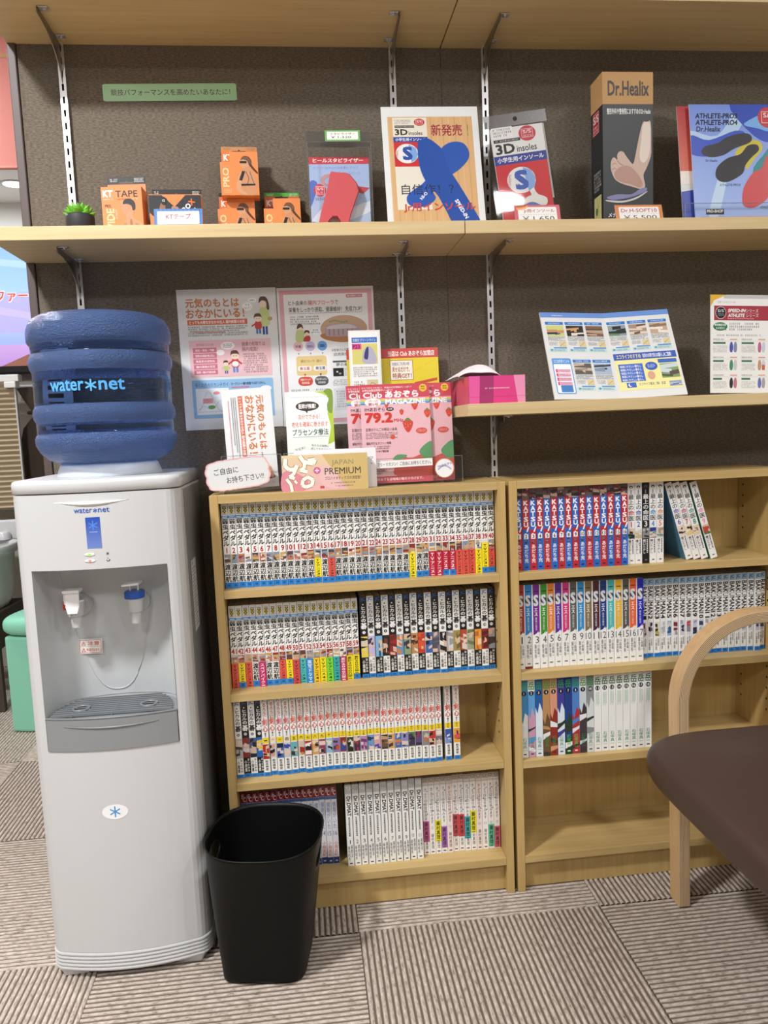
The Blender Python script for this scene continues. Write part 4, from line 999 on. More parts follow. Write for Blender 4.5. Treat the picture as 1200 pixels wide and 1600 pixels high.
# ------------------------------------------------------------------ armchair with bent plywood arms
chair = thing('armchair', 'brown leatherette armchair with bent plywood arm loops', 'chair', (.62, -.59, 0))
def arm_loop(y0, y1, name='arm_frame'):
    """arch of laminated ply: front leg, arm, rear leg; outer skin at radius r"""
    T = .0245; path = []
    x0 = .622; xr = 1.26; r = .184; top = .617
    pts = []
    for k in range(6): pts.append((x0+.004*(1-k/5), .0+k*.432/5, -1.0, 0.0))
    for k in range(1, 41):
        a = pi-(pi/2)*k/40; pts.append((x0+r+r*cos(a), .432+r*sin(a), cos(a), sin(a)))
    for k in range(1, 5): pts.append((x0+r+(xr-2*r-.05-x0)*k/4+.0, .616-.006*k/4, 0.0, 1.0))
    xb = pts[-1][0]; zb = pts[-1][1]
    for k in range(1, 33):
        a = pi/2-(pi/2)*k/32; pts.append((xb+r*cos(a), zb-r+r*sin(a), cos(a), sin(a)))
    xe = pts[-1][0]
    for k in range(1, 5): pts.append((xe+.015*k/4, (zb-r)*(1-k/4), 1.0, 0.0))
    v = []; ply = []
    for x, z, nx, nz in pts:
        for (o_, y) in ((0, y0), (0, y1), (T, y1), (T, y0)):
            v.append((x-nx*o_-.62, y+.59, z-nz*o_)); ply.append(o_/T)
    f = []; mi = []
    n_ = len(pts)
    for k in range(n_-1):
        for i in range(4):
            j = (i+1) % 4; f.append((4*k+i, 4*k+j, 4*k+4+j, 4*k+4+i)); mi.append(0 if i in (0, 2) else 1)
    f += [(3, 2, 1, 0), (4*n_-4, 4*n_-3, 4*n_-2, 4*n_-1)]; mi += [1, 1]
    me = bpy.data.meshes.new(name); me.from_pydata(v, [], f); me.materials.append(M['ply']); me.materials.append(M['plyedge'])
    me.polygons.foreach_set('material_index', mi)
    at = me.attributes.new('ply', 'FLOAT', 'POINT'); at.data.foreach_set('value', ply)
    o = bpy.data.objects.new(name, me); link(o, chair)
    b = o.modifiers.new('bevel', 'BEVEL'); b.width = .0018; b.segments = 2; b.limit_method = 'ANGLE'; b.angle_limit = R(60)
    return o
arm_loop(-.283, -.242); arm_loop(-.985, -.944)
def cushion(x0, x1, y0, y1, z0, z1, e=.42, n=28, crown=.012):
    """pillow-like slab"""
    mb = MB(); rings = []; cx, cy, hx, hy = (x0+x1)/2, (y0+y1)/2, (x1-x0)/2, (y1-y0)/2; zc = (z0+z1)/2; hz = (z1-z0)/2
    prof_ = [(-90+12*k) for k in range(16)]
    for d in prof_:
        c, s = cos(R(d)), sin(R(d)); ring = []
        cc = abs(c)**.75; inset = hz*1.3*(1-cc)
        for i in range(96):
            t = 2*pi*i/96; r = (abs(cos(t))**6+abs(sin(t))**6)**(-1/6); ux, uy = r*cos(t), r*sin(t)
            fx, fy = max(.02, hx-inset), max(.02, hy-inset)
            if abs(d) >= 90: fx, fy = .02, .02
            ring.append((cx+ux*fx, cy+uy*fy, zc+hz*(1 if s > 0 else -1)*abs(s)**.8+(crown if d >= 88 else 0)))
        rings.append(ring)
    mb.loft(rings, 0, smooth=True); return mb
sc_ = cushion(.484-.62, 1.04-.62, -.875+.59, -.356+.59, .346, .424)
seat = sc_.build('seat', M['leather'], chair, (0, 0, 0))
bc = cushion(-.27, .27, -.045, .045, 0, .5)
MB().box(.0, .05, -.30, .30, 0, .02)
bk_ = cushion(0, .48, -.26, .26, 0, .085).build('backrest', M['leather'], chair, (.455, 0, .445), (0, R(-72), 0))
MB().box(.10, .14, -.358, .348, .312, .346).box(.38, .42, -.358, .348, .312, .346).build('cross_rail', M['ply'], chair, bevel=.002)

# ------------------------------------------------------------------ the space beyond the partition's end
st_ = thing('storage_stool', 'mint green box stool with padded lid behind the water cooler', 'stool', (-.968, 1.150, 0), (0, 0, R(-14)))
MB().box(-.165, .165, -.165, .165, 0, .345).build('box', M['mint'], st_, bevel=.01, seg=3)
cushion(-.185, .185, -.185, .185, .346, .415).build('padded_lid', M['mint'], st_)
tv = thing('display_screen', 'large lit display screen with a blue and violet picture behind the partition end', 'screen', (-1.66, 1.80, 1.32))
MB().box(-.52, .52, -.022, .03, -.008, .565).build('housing', M['black'], tv, bevel=.004)
sp = Print(.1); L_ = -505; E_ = 505
sp.grad(L_, 250, E_, 555, '#a4c8f8', '#86b4f4', 1); sp.grad(L_, 22, E_, 112, '#a888c8', '#bc98d0', 1); sp.grad(L_, 112, E_, 162, '#90a4f0', '#9cb0f6', 1); sp.grad(L_, 162, E_, 330, '#a8a4e4', '#acacea', 2)
sp.poly([(300, 22), (E_, 22), (E_, 108), (430, 76)], '#8a5a4c', 3)
sp.poly([(L_, 555), (L_, 545), (E_, 420), (E_, 450)], '#a8ccf8', 2); sp.poly([(100, 555), (E_, 510), (E_, 480)], '#8fbcf6', 2)
sp.poly([(250, 250), (E_, 205), (E_, 230), (250, 285)], '#b8b0ee', 3)
sp.fit('サーファー', 200, 288, 438, 342, '#f4f4fa', 3, .07); sp.fit('サーファー', 204, 292, 434, 338, '#d84a3c', 4, .03)
sp.build('picture', tv, 'screen', (0, -.0225, 0))
MB().box(-.2, .2, .031, .0595, .15, .4).build('wall_mount', M['black'], tv)
bn = MB().box(-2.3, -.95, 1.2, 1.2025, 1.963, 2.49).build('red_banner', M['banner']); tag(bn, 'salmon red cloth banner hanging from the ceiling at the far left', 'banner')
for z in (2.33, 2.40): MB().box(-2.3, -.95, 1.199, 1.2, z, z+.012).build('stripe', M['ply'], bn, (0, 0, 0))
MB().tube([(-2.3, 1.2012, 1.967), (-.95, 1.2012, 1.967)], .006, 8).build('hem_rod', M['banner'], bn)
dl = thing('downlight', 'round recessed ceiling downlight glowing at the far left', 'light', (-1.669, 3.083, 2.4995))
MB().lathe([(.062, -.006), (.075, -.004), (.075, -.0005), (.062, -.0005)], (0, 0, 0), 32, cap=(False, False)).build('ring', M['white_plastic'], dl)
MB().lathe([(.062, -.0035), (.062, -.0008)], (0, 0, 0), 32).build('diffuser', M['lamp'], dl)
# pleated blind on a frame, curtain, basin over a dark shadow block, shoe
pbl = thing('pleated_blind', 'beige pleated blind panel with white head rail at the left edge', 'blind', (-1.49, 1.60, 0))
pm = MB(); zs = [.74+.0105*k for k in range(50)]
vs = []; fs = []
for k, z in enumerate(zs):
    y = -.006 if k % 2 else .006; vs += [(-.24, y, z), (.235, y, z)]
for k in range(len(zs)-1): fs.append((2*k, 2*k+1, 2*k+3, 2*k+2))
M['pleat'] = plain('beige_pleats', (176, 160, 132), .8)
pm.add(vs, fs); pm.build('pleats', M['pleat'], pbl)
MB().box(.236, .243, -.008, .008, .0, 1.262).box(-.25, -.243, -.008, .008, 0, 1.262).box(-.25, .243, -.02, .02, .0, .02).build('frame', M['tap_grey'], pbl, bevel=.001)
MB().box(-.26, .262, -.022, .022, 1.262, 1.29).build('head_rail', M['tap_white'], pbl, bevel=.003)
MB().box(.205, .25, -.026, .024, 1.237, 1.2615).build('end_clip', M['tap_white'], pbl, bevel=.003)
M['cloth'] = plain('brown_cloth', (78, 66, 56), .9)
cu = MB(); rings = []
for k in range(15):
    t = k/14; z = 1.245-.80*t; pin = 1-.42*math.exp(-((z-1.14)/.055)**2)
    rings.append([(-1.135+(.16*pin)*cos(2*pi*i/40)*(1+.05*sin(9*2*pi*i/40)), 1.74+.055*pin*sin(2*pi*i/40)*(1+.25*sin(7*2*pi*i/40)), z) for i in range(40)])
co_ = cu.loft(rings, 0).build('tied_curtain', M['cloth']); tag(co_, 'dark brown gathered curtain hanging beside the pleated blind', 'curtain')
ring_ = MB(); ring_.tube([(-1.135+.118*cos(2*pi*i/24), 1.74+.05*sin(2*pi*i/24), 1.14) for i in range(25)], .008, 6); ring_.build('tie_band', M['cloth'], co_)
cr_ = MB().tube([(-1.31, 1.74, 1.252), (-.96, 1.74, 1.252)], .008, 8).box(-.972, -.96, 1.74, 1.8598, 1.246, 1.258).box(-1.31, -1.298, 1.74, 1.8598, 1.246, 1.258).build('hanging_rod', M['tap_grey'], co_)
bs = thing('wash_basin', 'white plastic basin with thick rim over a dark shadow block at the left edge', 'basin', (-1.44, 1.385, 0))
MB().box(-.17, .17, -.14, .16, .24, .379).build('cabinet', M['cloth'], bs, bevel=.004)  # dark box on legs fills what is only shadow under the basin
for a_ in (-.155, .155):
    for c_ in (-.125, .145): MB().box(a_-.012, a_+.012, c_-.012, c_+.012, 0, .2398).build('leg', M['cloth'], bs)
bb = MB(); 
bb.loft([[(a*x, b*y, z) for x, y in superell(1, 1, 3, 48, 0)] for a, b, z in ((.150, .125, .38), (.165, .138, .405), (.172, .144, .43), (.186, .156, .585), (.200, .170, .592), (.204, .174, .602), (.204, .174, .622), (.198, .168, .628), (.18, .15, .622), (.15, .12, .50), (.10, .08, .45))], 0, smooth=True)
bb.build('bowl', M['white_plastic'], bs)
MB().box(-.19, .185, .150, .168, .62, .705).build('splash_back', M['white_plastic'], bs, bevel=.008)
MB().lathe([(.028, .0), (.028, .022), (.02, .03)], (.12, .13, .628), 20).build('knob', M['white_plastic'], bs)
sh = MB(); sh.loft([[(a*x, b*y+dy, z) for x, y in superell(1, 1, 2.4, 24, 0)] for a, b, dy, z in ((.045, .13, 0, .0), (.048, .135, 0, .012), (.046, .132, 0, .022), (.042, .12, .01, .05), (.036, .08, .045, .085), (.03, .055, .065, .1))], 0, smooth=True)
so = sh.build('sneaker', M['shoe'], None, (-1.40, 1.16, 0), (0, 0, R(80))); tag(so, 'dark blue sneaker on the floor left of the mint stool', 'shoe')
MB().loft([[(a*x, b*y, z) for x, y in superell(1, 1, 2.4, 24, 0)] for a, b, z in ((.049, .136, .0005), (.0505, .138, .008), (.05, .137, .02))], 0).build('sole', M['sole'], so)
la = MB(); 
for k in range(4): la.tube([(-.025, -.02+.022*k, .062+.008*k), (0, -.02+.022*k, .071+.008*k), (.025, -.02+.022*k, .062+.008*k)], .003, 5)
la.build('laces', M['tap_white'], so)
# ------------------------------------------------------------------ things on the product shelf
ZP = 1.4055
plant = thing('potted_succulent', 'small green succulent in a black pot at the left end of the shelf', 'plant', (-.507, -.10, ZP))
MB().lathe([(.0235, 0), (.0255, .002), (.027, .038), (.0262, .0425), (.0235, .0425), (.023, .037), (.0, .0368)], (0, 0, 0), 32, cap=(True, False)).build('pot', M['pot'], plant)
lm = MB(); rl = []
for k in range(8):
    t = k/7; r = .0068*math.sin(pi*min(1, .12+t*.88))**.8+.0003; rl.append([(r*cos(2*pi*i/10), r*.62*sin(2*pi*i/10), .029*t) for i in range(10)])
lm.loft(rl, 0); LEAF = lm.mesh('leaf', M['leaf'])
for ringk, (cnt, tilt, z, sc) in enumerate(((8, 64, .040, 1.0), (7, 42, .043, .98), (4, 18, .045, .9))):
    for i in range(cnt):
        o = bpy.data.objects.new('leaf', LEAF); a = 2*pi*i/cnt+.4*ringk
        o.matrix_local = Matrix.Translation((.006*cos(a), .006*sin(a), z-.004)) @ Matrix.Rotation(a, 4, 'Z') @ Matrix.Rotation(R(tilt), 4, 'Y') @ Matrix.Rotation(pi/2, 4, 'Z') @ Matrix.Scale(sc, 4)
        link(o, plant)
ORG, ORD = '#e48a4c', '#cf6e3a'
def euro_hole(p, cx, cy, w, col, l): p.rrect(cx-w/2, cy-1.6, cx+w/2, cy+1.6, 1.5, col, l); p.ell(cx, cy+1.8, 2.1, 2.0, col, l, 14)
def carton_mesh(parts, col):
    mb = MB()
    for b in parts: mb.box(*b)
    me = mb.mesh('carton', M['print']); at = me.color_attributes.new('col', 'FLOAT_COLOR', 'POINT'); at.data.foreach_set('color', list(lin(col))*len(me.vertices)); return me
def carton(name, label, loc, parts, col, rotz=0, group=None):
    o = bpy.data.objects.new(name, carton_mesh(parts, col)); o.location = loc; o.rotation_euler = (0, 0, rotz); link(o); return tag(o, label, 'box', group)
# wide tape box
c = carton('tape_box', 'orange tape box with a bare-backed man printed on it, beside the plant', (-.4215, -.12, ZP), [(-.0385, .0385, 0, .045, 0, .0905)], ORG, R(-3), 'orange tape boxes')
MB().box(-.0365, .0375, .0430, .0442, .0905, .1225).build('hang_flap', M['black'], c)
p = Print(); p.rect(0, 90.5, 74, 107.5, ORG, 1); p.rect(0, 107.5, 74, 122.5, '#221e1e', 1); euro_hole(p, 37, 110.5, 28, '#5a4a40', 2); p.greek(5, 112, 20, 119, 2, '#e8e4e0', 2, 3); p.greek(52, 111, 71, 120, 3, '#e8e4e0', 2, 4); p.build('flap_print', c, 'print', (-.0365, .0428, 0))
p = Print(); p.clip = (0, 0, 77, 90); p.fit('KT', 3, 71, 22, 84, '#faf4ee', 2, .045); p.fit('TAPE', 27, 71, 69, 83, '#2a1f1a', 2, .01); p.greek(3, 65.5, 26, 68.5, 1, '#f4e6d8', 2, 1, ragged=0); p.greek(29, 65.5, 55, 68.5, 1, '#4a2e20', 2, 2, ragged=0); p.greek(58, 65.5, 69, 68.5, 1, '#f4e6d8', 2, 5, ragged=0)
p.fit('PRO', 6, 52, 17, 57.5, '#3a2a22', 2, .01); p.fit('WIDE', 8, 2, 23, 50, '#f6cf9a', 2, .03, rot=90); p.greek(25, 30, 29, 48, 6, '#f4dcc0', 2, 8)
p.blob([(36, 52), (40, 63), (50, 66), (60, 60), (62, 50), (60, 40), (52, 36), (42, 38)], '#c58d66', 2); p.blob([(40, 58), (44, 66), (56, 67), (63, 60), (63, 48), (58, 46), (56, 54), (48, 58)], '#241a16', 3)
p.blob([(46, 40), (58, 42), (60, 30), (74, 22), (76, 2), (76, -1), (30, -1), (33, 14), (44, 28)], '#c8926a', 2.5); p.blob([(52, 28), (56, 26), (56, 2), (51, 2)], '#a46c48', 3); p.blob([(34, 10), (40, 22), (46, 20), (40, 4)], '#b57c56', 3); p.blob([(62, 22), (72, 16), (72, 6), (62, 10)], '#b57c56', 3)
p.build('front_print', c, 'print', (-.0385, -.0001, 0))
# patch box
c = carton('patch_box', 'wide black and orange patch box behind the blue-edged price card', (-.3215, -.115, ZP), [(-.0495, .0495, 0, .04, 0, .0765)], ORG, R(1.5), 'orange tape boxes')
p = Print(); p.rect(0, 76.5, 96, 86, ORG, 1); p.rect(0, 86, 96, 97, '#24201f', 1); euro_hole(p, 47, 86.5, 30, '#5c4c42', 2); p.greek(4, 88, 14, 94, 2, '#e8e4e0', 2, 3); p.greek(78, 87, 92, 94, 2, '#e8e4e0', 2, 4); p.fit('KT', 21, 77.5, 34, 82, '#f4ece4', 2, .04); p.fit('TAPE', 40, 77.5, 75, 82, '#2a1f1a', 2, .01); p.build('flap_print', c, 'print', (-.048, .0378, 0))
MB().box(-.048, .048, .038, .0392, .0765, .097).build('hang_flap', M['black'], c)
p = Print(); p.rect(0, 30, 99, 75, '#26262a', 1); p.rect(0, 0, 99, 30, ORG, 1); p.poly([(24, 75.4), (70, 75.4), (48, 53)], ORG, 2); p.poly([(0, 30), (12, 30), (0, 42)], ORG, 2); p.poly([(99, 30), (88, 30), (99, 42)], ORG, 2)
p.blob([(20, 30), (18, 48), (26, 66), (34, 64), (30, 50), (40, 34), (38, 29)], '#9a6a4e', 2); p.blob([(23, 60), (27, 72), (35, 66), (31, 56)], '#141416', 3); p.blob([(40, 30), (42, 52), (48, 54), (56, 50), (58, 30)], '#b0886c', 2); p.blob([(41, 44), (48, 50), (56, 44), (54, 36), (46, 38)], '#8a6448', 3)
p.text('PRO', 62, 38, 13, '#f6f2ee', 3, .04, ang=R(42)); p.text('X', 80, 55, 14, '#e8702c', 3, .04, ang=R(42)); p.text('PATCHES', 70, 31, 6.5, '#f6f2ee', 3, .02, ang=R(42)); p.fit('12', 25, 63, 30, 67, '#e8e4e0', 4, .02)
p.build('front_print', c, 'print', (-.0495, -.0001, 0))
# small tape boxes
def small_box(label, x, y, z, topcol, rotz=0.0, grey=False):
    c = carton('tape_box', label, (x, y, z), [(-.0375, .0375, .012, .04, 0, .064), (-.0180, .0375, 0, .012, 0, .084), (-.0375, -.0180, 0, .012, 0, .064), (-.0180, .0375, .012, .04, .064, .084)], ORG, rotz, 'orange tape boxes')
    MB().box(-.0355, .0365, .0386, .0398, .064, .1065).build('hang_flap', M['black'], c)
    p = Print(); p.rect(0, 58, 72, 91, ORD if topcol == '#4aae34' else '#dd7632', 1); p.rect(0, 91, 72, 98.5, topcol, 1); euro_hole(p, 36, 89, 28, '#3a3028', 2); p.greek(5, 92, 19, 97, 2, '#e4ecd8' if topcol == '#4aae34' else '#8c6c50', 2, 3); p.greek(52, 91, 69, 97, 3, '#e4ecd8' if topcol == '#4aae34' else '#8c6c50', 2, 4)
    p.fit('KT', 4, 71, 22, 84, '#f8f0e8', 2, .04); p.fit('TAPE', 27, 72, 69, 83, '#34190f', 2, .02); p.greek(5, 66, 18, 68.5, 1, '#f0dcc8', 2, 6, ragged=0); p.build('flap_print', c, 'print', (-.0355, .0384, .008))
    p = Print(); p.fit('PRO', 4, 16, 17, 53, '#f6cf9a', 2, .03, rot=90); p.greek(5, 4, 22, 13, 3, '#f4c896', 2, 8)
    p.blob([(40, 60), (41, 69), (47, 74), (56, 73), (61, 66), (59, 58), (52, 53), (44, 52)], '#cf9a72', 2); p.blob([(41, 68), (46, 75), (56, 75), (62, 68), (62, 60), (57, 58), (54, 66), (46, 69)], '#6e4c34', 3); p.blob([(60, 62), (66, 54), (74, 44), (72, 42), (62, 52), (58, 58)], '#4c3424', 3); p.rrect(39, 61.5, 53, 66, 1.8, '#1c1614', 4)
    p.blob([(48, 54), (58, 53), (66, 42), (72, 26), (69, 10), (70, 1), (38, 1), (42, 14), (39, 22), (42, 36)], '#c99067', 2.4); p.blob([(41, 46), (36, 36), (30, 16), (34, 6), (48, 1), (50, 4), (40, 12), (42, 30), (48, 44)], '#d29c74', 2.8)
    p.poly([(36, 29), (42, 28), (49, 46), (43, 47)], '#1c1820', 4); p.poly([(40, 18), (68, 19), (68, 22), (40, 22)], '#1c1820', 4); p.curve([(50, 46), (56, 32), (52, 22)], 1, '#2a2024', 4); p.curve([(58, 46), (62, 32), (66, 22)], 1, '#2a2024', 4)
    p.build('front_print', c, 'print', (-.0375, -.0001, 0)); return c
small_box('small orange tape box with black corner at the bottom of the pair', -.2085, -.056, ZP, '#221e1e', R(2))
small_box('small orange tape box with tan top edge, stacked on another box', -.1965, -.078, ZP+.0846, '#c08a58', R(2))
small_box('small orange tape box with a green top edge', -.1155, -.056, ZP, '#4aae34', R(1))
def acr(name, label, loc, w, h, d=.022, rot=(0, 0, 0), cat='price card', draw=None, border='#3f78c0', lean=14):
    """price card in a small clear acrylic stand"""
    t = thing(name, label, cat, loc, rot)
    MB().box(-w/2-.003, w/2+.003, 0, d, 0, .0016).build('stand_foot', M['clear'], t)
    MB().box(-w/2-.003, w/2+.003, 0, .0014, .0016, h).build('stand_front', M['clear'], t, (0, 0, 0), (R(-lean), 0, 0))
    cd = MB().box(-w/2, w/2, .0018, .0024, .002, h-.001).build('card', M['paper'], t, (0, 0, 0), (R(-lean), 0, 0))
    draw.build('card_print', cd, 'print', (-w/2, .0017, .002)); return t
p = Print(); p.rect(0, 0, 90, 36, '#4a80c4', 1); 
for k in range(12): p.rect(k*7.5, 0, k*7.5+3.6, 36, '#3a6fb6', 1.5)
p.rrect(6, 5, 84, 31, 2, '#f4f2f0', 2); p.fit('KTテープ', 22, 15, 68, 26, '#b02c48', 3, .02)
acr('price_card', 'blue-bordered price card in front of the patch box', (-.3115, -.172, ZP), .088, .038, draw=p)
# heel support in a clear box
hb = thing('heel_support_pack', 'clear plastic pack holding a red heel support on a blue card', 'package', (.004, -.105, ZP))
w_, h_, d_ = .128, .178, .032
MB().box(-w_/2, w_/2, 0, d_, 0, h_).build('clear_box', M['pouch'], hb)
MB().box(-w_/2, w_/2, d_-.0008, d_, h_, h_+.030).build('hang_flap', M['film_seal'], hb)
eb = MB(); q_ = .0011
for a_ in (-w_/2, w_/2-q_):
    for y_ in (0, d_-q_): eb.box(a_, a_+q_, y_, y_+q_, 0, h_)
    eb.box(a_, a_+q_, q_, d_-q_, h_-q_, h_)
for y_ in (0, d_-q_): eb.box(-w_/2+q_, w_/2-q_, y_, y_+q_, h_-q_, h_)
eb.build('box_edges', M['clear_edge'], hb)
cd = MB().box(-.061, .061, .0285, .0295, .001, .158).build('backing_card', M['paper'], hb)
p = Print(); p.clip = (0, 0, 122, 157); p.grad(0, 0, 122, 143, '#b9cbe6', '#a8c0ea', 1); p.rect(0, 143, 122, 157, '#cf4150', 1); p.fit('ヒールスタビライザー', 8, 146, 110, 154.5, '#fbf3f0', 2, .025, shear=.1); p.fit('インソールのレベルを更にアップ', 8, 133, 100, 138.5, '#7c88bc', 2, .0); p.fit('インソールパーツ', 55, 122, 104, 128, '#7c88bc', 2, .0)
p.blob([(0, 60), (16, 104), (0, 108)], '#5878cc', 2); p.blob([(0, 30), (30, 60), (60, 50), (122, 70), (122, 50), (70, 30), (10, 8)], '#dde6f4', 2); p.blob([(0, -1), (20, 20), (0, 30)], '#4c6cc8', 2)
p.ell(20, 92, 12.5, 12.5, '#cf4150', 3, 28); p.frame(12, 83, 29, 100, .8, '#f8ecec', 4); p.fit('S/S', 14, 92, 27, 97.5, '#f8ecec', 4, .02); p.greek(14, 84.5, 27, 90, 2, '#f8ecec', 4, 5); p.fit('SENDAI', 10, 72, 42, 78, '#5868a0', 3, .0)
p.blob([(22, 112), (30, 122), (46, 124), (48, 120), (34, 116), (30, 108), (40, 102), (36, 100), (26, 104)], '#c89a98', 3); p.poly([(94, 100), (122, 96), (108, 84), (96, 88)], '#c84852', 3)
p.build('card_print', cd, 'print', (-.061, -.0001+.0285, .001))
hs = MB(); ol = [(.015, .0), (.018, .02), (.028, .055), (.041, .095), (.046, .118), (.048, .123), (.060, .121), (.078, .120), (.086, .117), (.1, .1), (.104, .085), (.098, .07), (.084, .035), (.076, .0), (.066, .0), (.064, .024), (.057, .034), (.046, .0335), (.037, .024), (.034, .0)]
hs.loft([[(x-.066, .0085+.004*(k == 0)*0+y_, .002+z*1.0) for x, z in [((a-.06)*s+.06, (b-.06)*s+.06) for a, b in ol]] for k, (y_, s) in enumerate(((.012, 1.0), (.004, 1.0), (.0, .95)))], 0, smooth=False)
M['heel'] = plain('red_knit', (214, 92, 98), .8); hs.build('heel_support', M['heel'], hb, bevel=.0015)
p = Print(); p.rect(0, 0, 70, 22, '#6fae62', 1); p.rrect(4, 3, 66, 19, 1, '#f2f2ec', 2); p.fit('スタビライザー', 10, 12, 60, 17, '#3a4458', 3, .0); p.fit('￥1,320', 12, 5, 52, 10.5, '#33363a', 3, .0)
tg = MB().box(-.035, .035, 0, .0005, 0, .022).build('price_label', M['paper'], hb, (.008, -.001, h_+.0002), (R(-8), 0, R(-1))); p.build('label_print', tg, 'print', (-.035, -.0001, 0))
# laminated insole poster
p = Print(); p.clip = (12, 0, 187, 240); p.rect(12, 0, 186, 240, '#d8ae7c', 1)
for k in range(14): p.rect(12+k*12.4, 0, 14.5+k*12.4, 240, '#cfa270' if k % 2 else '#deb684', 1.3)
p.rect(22, 40, 92, 238, '#e6e0d0', 2); p.rect(22, 185, 92, 196, '#2c4ea0', 3); p.rect(22, 132, 92, 185, '#cc3438', 3); p.fit('小学生用インソール', 26, 187, 89, 194, '#f0f0f4', 4, .02); p.fit('3D', 26, 200, 52, 213, '#221f20', 3, .03); p.fit('insoles', 54, 200, 82, 209, '#2c2a2a', 3, .01); p.rect(26, 216, 66, 221, '#201e1e', 3); p.greek(27, 216.8, 65, 220, 1, '#d8d4cc', 4, 2, ragged=0); p.greek(26, 224, 60, 234, 3, '#8c867a', 3, 7)
p.ell(77, 228, 11, 8, '#c23a40', 3, 24); p.frame(70, 223.5, 84, 232.5, .7, '#f0d8d4', 4); p.fit('S/S', 72, 227, 82, 231, '#f0d8d4', 4, .02)
p.ell(48, 160, 23, 21, '#eceae6', 4, 32); p.poly([(52, 180), (66, 172), (70, 158), (66, 147), (56, 141)], '#7ea8dc', 5); p.fit('S', 39, 146, 59, 175, '#2a52a4', 6, .05); p.text('NI-DEEPS', 27, 143, 6, '#b84048', 6, .0, ang=R(80))
p.fit('新発売', 100, 198, 164, 223, '#a02c48', 4, .012); p.fit('!', 174, 198, 178, 223, '#4c9430', 4, .03)
p.blob([(70, 176), (78, 190), (94, 192), (112, 178), (122, 164), (130, 130), (150, 92), (176, 40), (192, 4), (186, -1), (140, -1), (118, 40), (104, 70), (84, 96), (72, 130)], '#2451a6', 5)
p.blob([(118, 170), (140, 184), (164, 182), (175, 164), (172, 146), (154, 126), (134, 112), (110, 92), (96, 78), (100, 64), (88, 52), (62, 44), (44, 52), (42, 68), (56, 82), (80, 100), (104, 140)], '#2a58b0', 4.6)
p.text('SPEED-IN', 138, 58, 11, '#eef0f4', 6, .04, ang=R(-63)); p.text('NI-O', 72, 60, 9, '#eef0f4', 6, .03, ang=R(48)); p.fit('自信作！？', 32, 72, 138, 94, '#26303c', 6, .0); p.fit('Jr用インソール', 34, 34, 180, 54, '#cf4434', 6.6, .02)
sheet('laminated_poster', 'laminated poster of two crossed blue insoles standing on the shelf', 'poster', .199, .262, (.1925, -.135, ZP+.0003), (R(-13), 0, R(-1)), .0012, p, 'gloss')
# insole pouch
po = thing('insole_pouch', 'clear hanging pouch with a red, white and blue insole packet', 'package', (.392, -.112, ZP+.0098), (R(-1.2), R(-7.5), 0))
MB().box(-.066, .066, .0, .0006, 0, .225).box(-.066, .066, .009, .0096, 0, .225).build('film', M['pouch'], po)
MB().box(-.0655, .0655, .0012, .0016, .2005, .2245).build('header_seal', M['film_seal'], po)
MB().lathe([(.0045, 0), (.0045, .0004)], (0, 0, 0), 16, axis='y').build('hang_hole', M['black'], po, (0, .0011, .213))
pk = MB().box(-.055, .055, .002, .008, .004, .198).build('packet', M['paper'], po, bevel=.002)
p = Print(); p.rect(0, 0, 110, 122, '#d2262e', 1); p.rect(0, 122, 110, 140, '#2c3c98', 1); p.rect(0, 140, 110, 194, '#ecebe8', 1); p.fit('小学生用インソール', 6, 126, 104, 136.5, '#f4f4f8', 2, .03); p.fit('3D', 6, 143, 46, 163, '#1e1c1e', 2, .035); p.fit('insoles', 50, 144, 92, 157, '#2a2828', 2, .012); p.rect(4, 166, 60, 172, '#26242a', 2); p.greek(8, 167, 56, 171, 1, '#d8d8d8', 3, 3, ragged=0)
p.rrect(2, 174, 46, 196, 1, '#f4f3f0', 2); p.greek(5, 177, 44, 194, 3, '#8c8a88', 3, 6); p.ell(76, 178, 18, 15, '#cc3a42', 2, 28); p.frame(64, 170, 88, 187, .9, '#f2d8d6', 3); p.fit('S/S', 67, 178, 85, 185, '#f2d8d6', 3, .02); p.greek(67, 171, 85, 176, 2, '#f2d8d6', 3, 4)
p.ell(50, 88, 30, 26, '#f0efec', 2, 36); p.poly([(56, 113), (72, 106), (80, 90), (76, 72), (62, 64)], '#8cb0e4', 3); p.fit('S', 36, 69, 64, 108, '#3a5cb8', 4, .05); p.text('NI-DEEPS', 24, 70, 8, '#b84850', 3, .0, ang=R(78))
p.blob([(10, 34), (26, 36), (42, 42), (58, 54), (66, 56), (62, 70), (62, 80), (76, 80), (74, 68), (80, 56), (92, 50), (98, 44), (96, 34), (86, 32), (66, 42), (46, 38), (24, 30), (12, 30)], '#eeebe4', 3); p.blob([(40, 30), (56, 40), (68, 42), (86, 32), (84, 28), (44, 28)], '#5c78b8', 2.6)
for k in range(5): p.line(30+10*k, 36+5*k, 34+10*k, 46+4*k, .5, '#b4afa6', 4)
p.build('packet_print', pk, 'print', (-.055, .0019, .004))
pk2 = MB().box(-.049, .061, .0082, .0088, .05, .20).build('rear_packet', M['paper'], po)
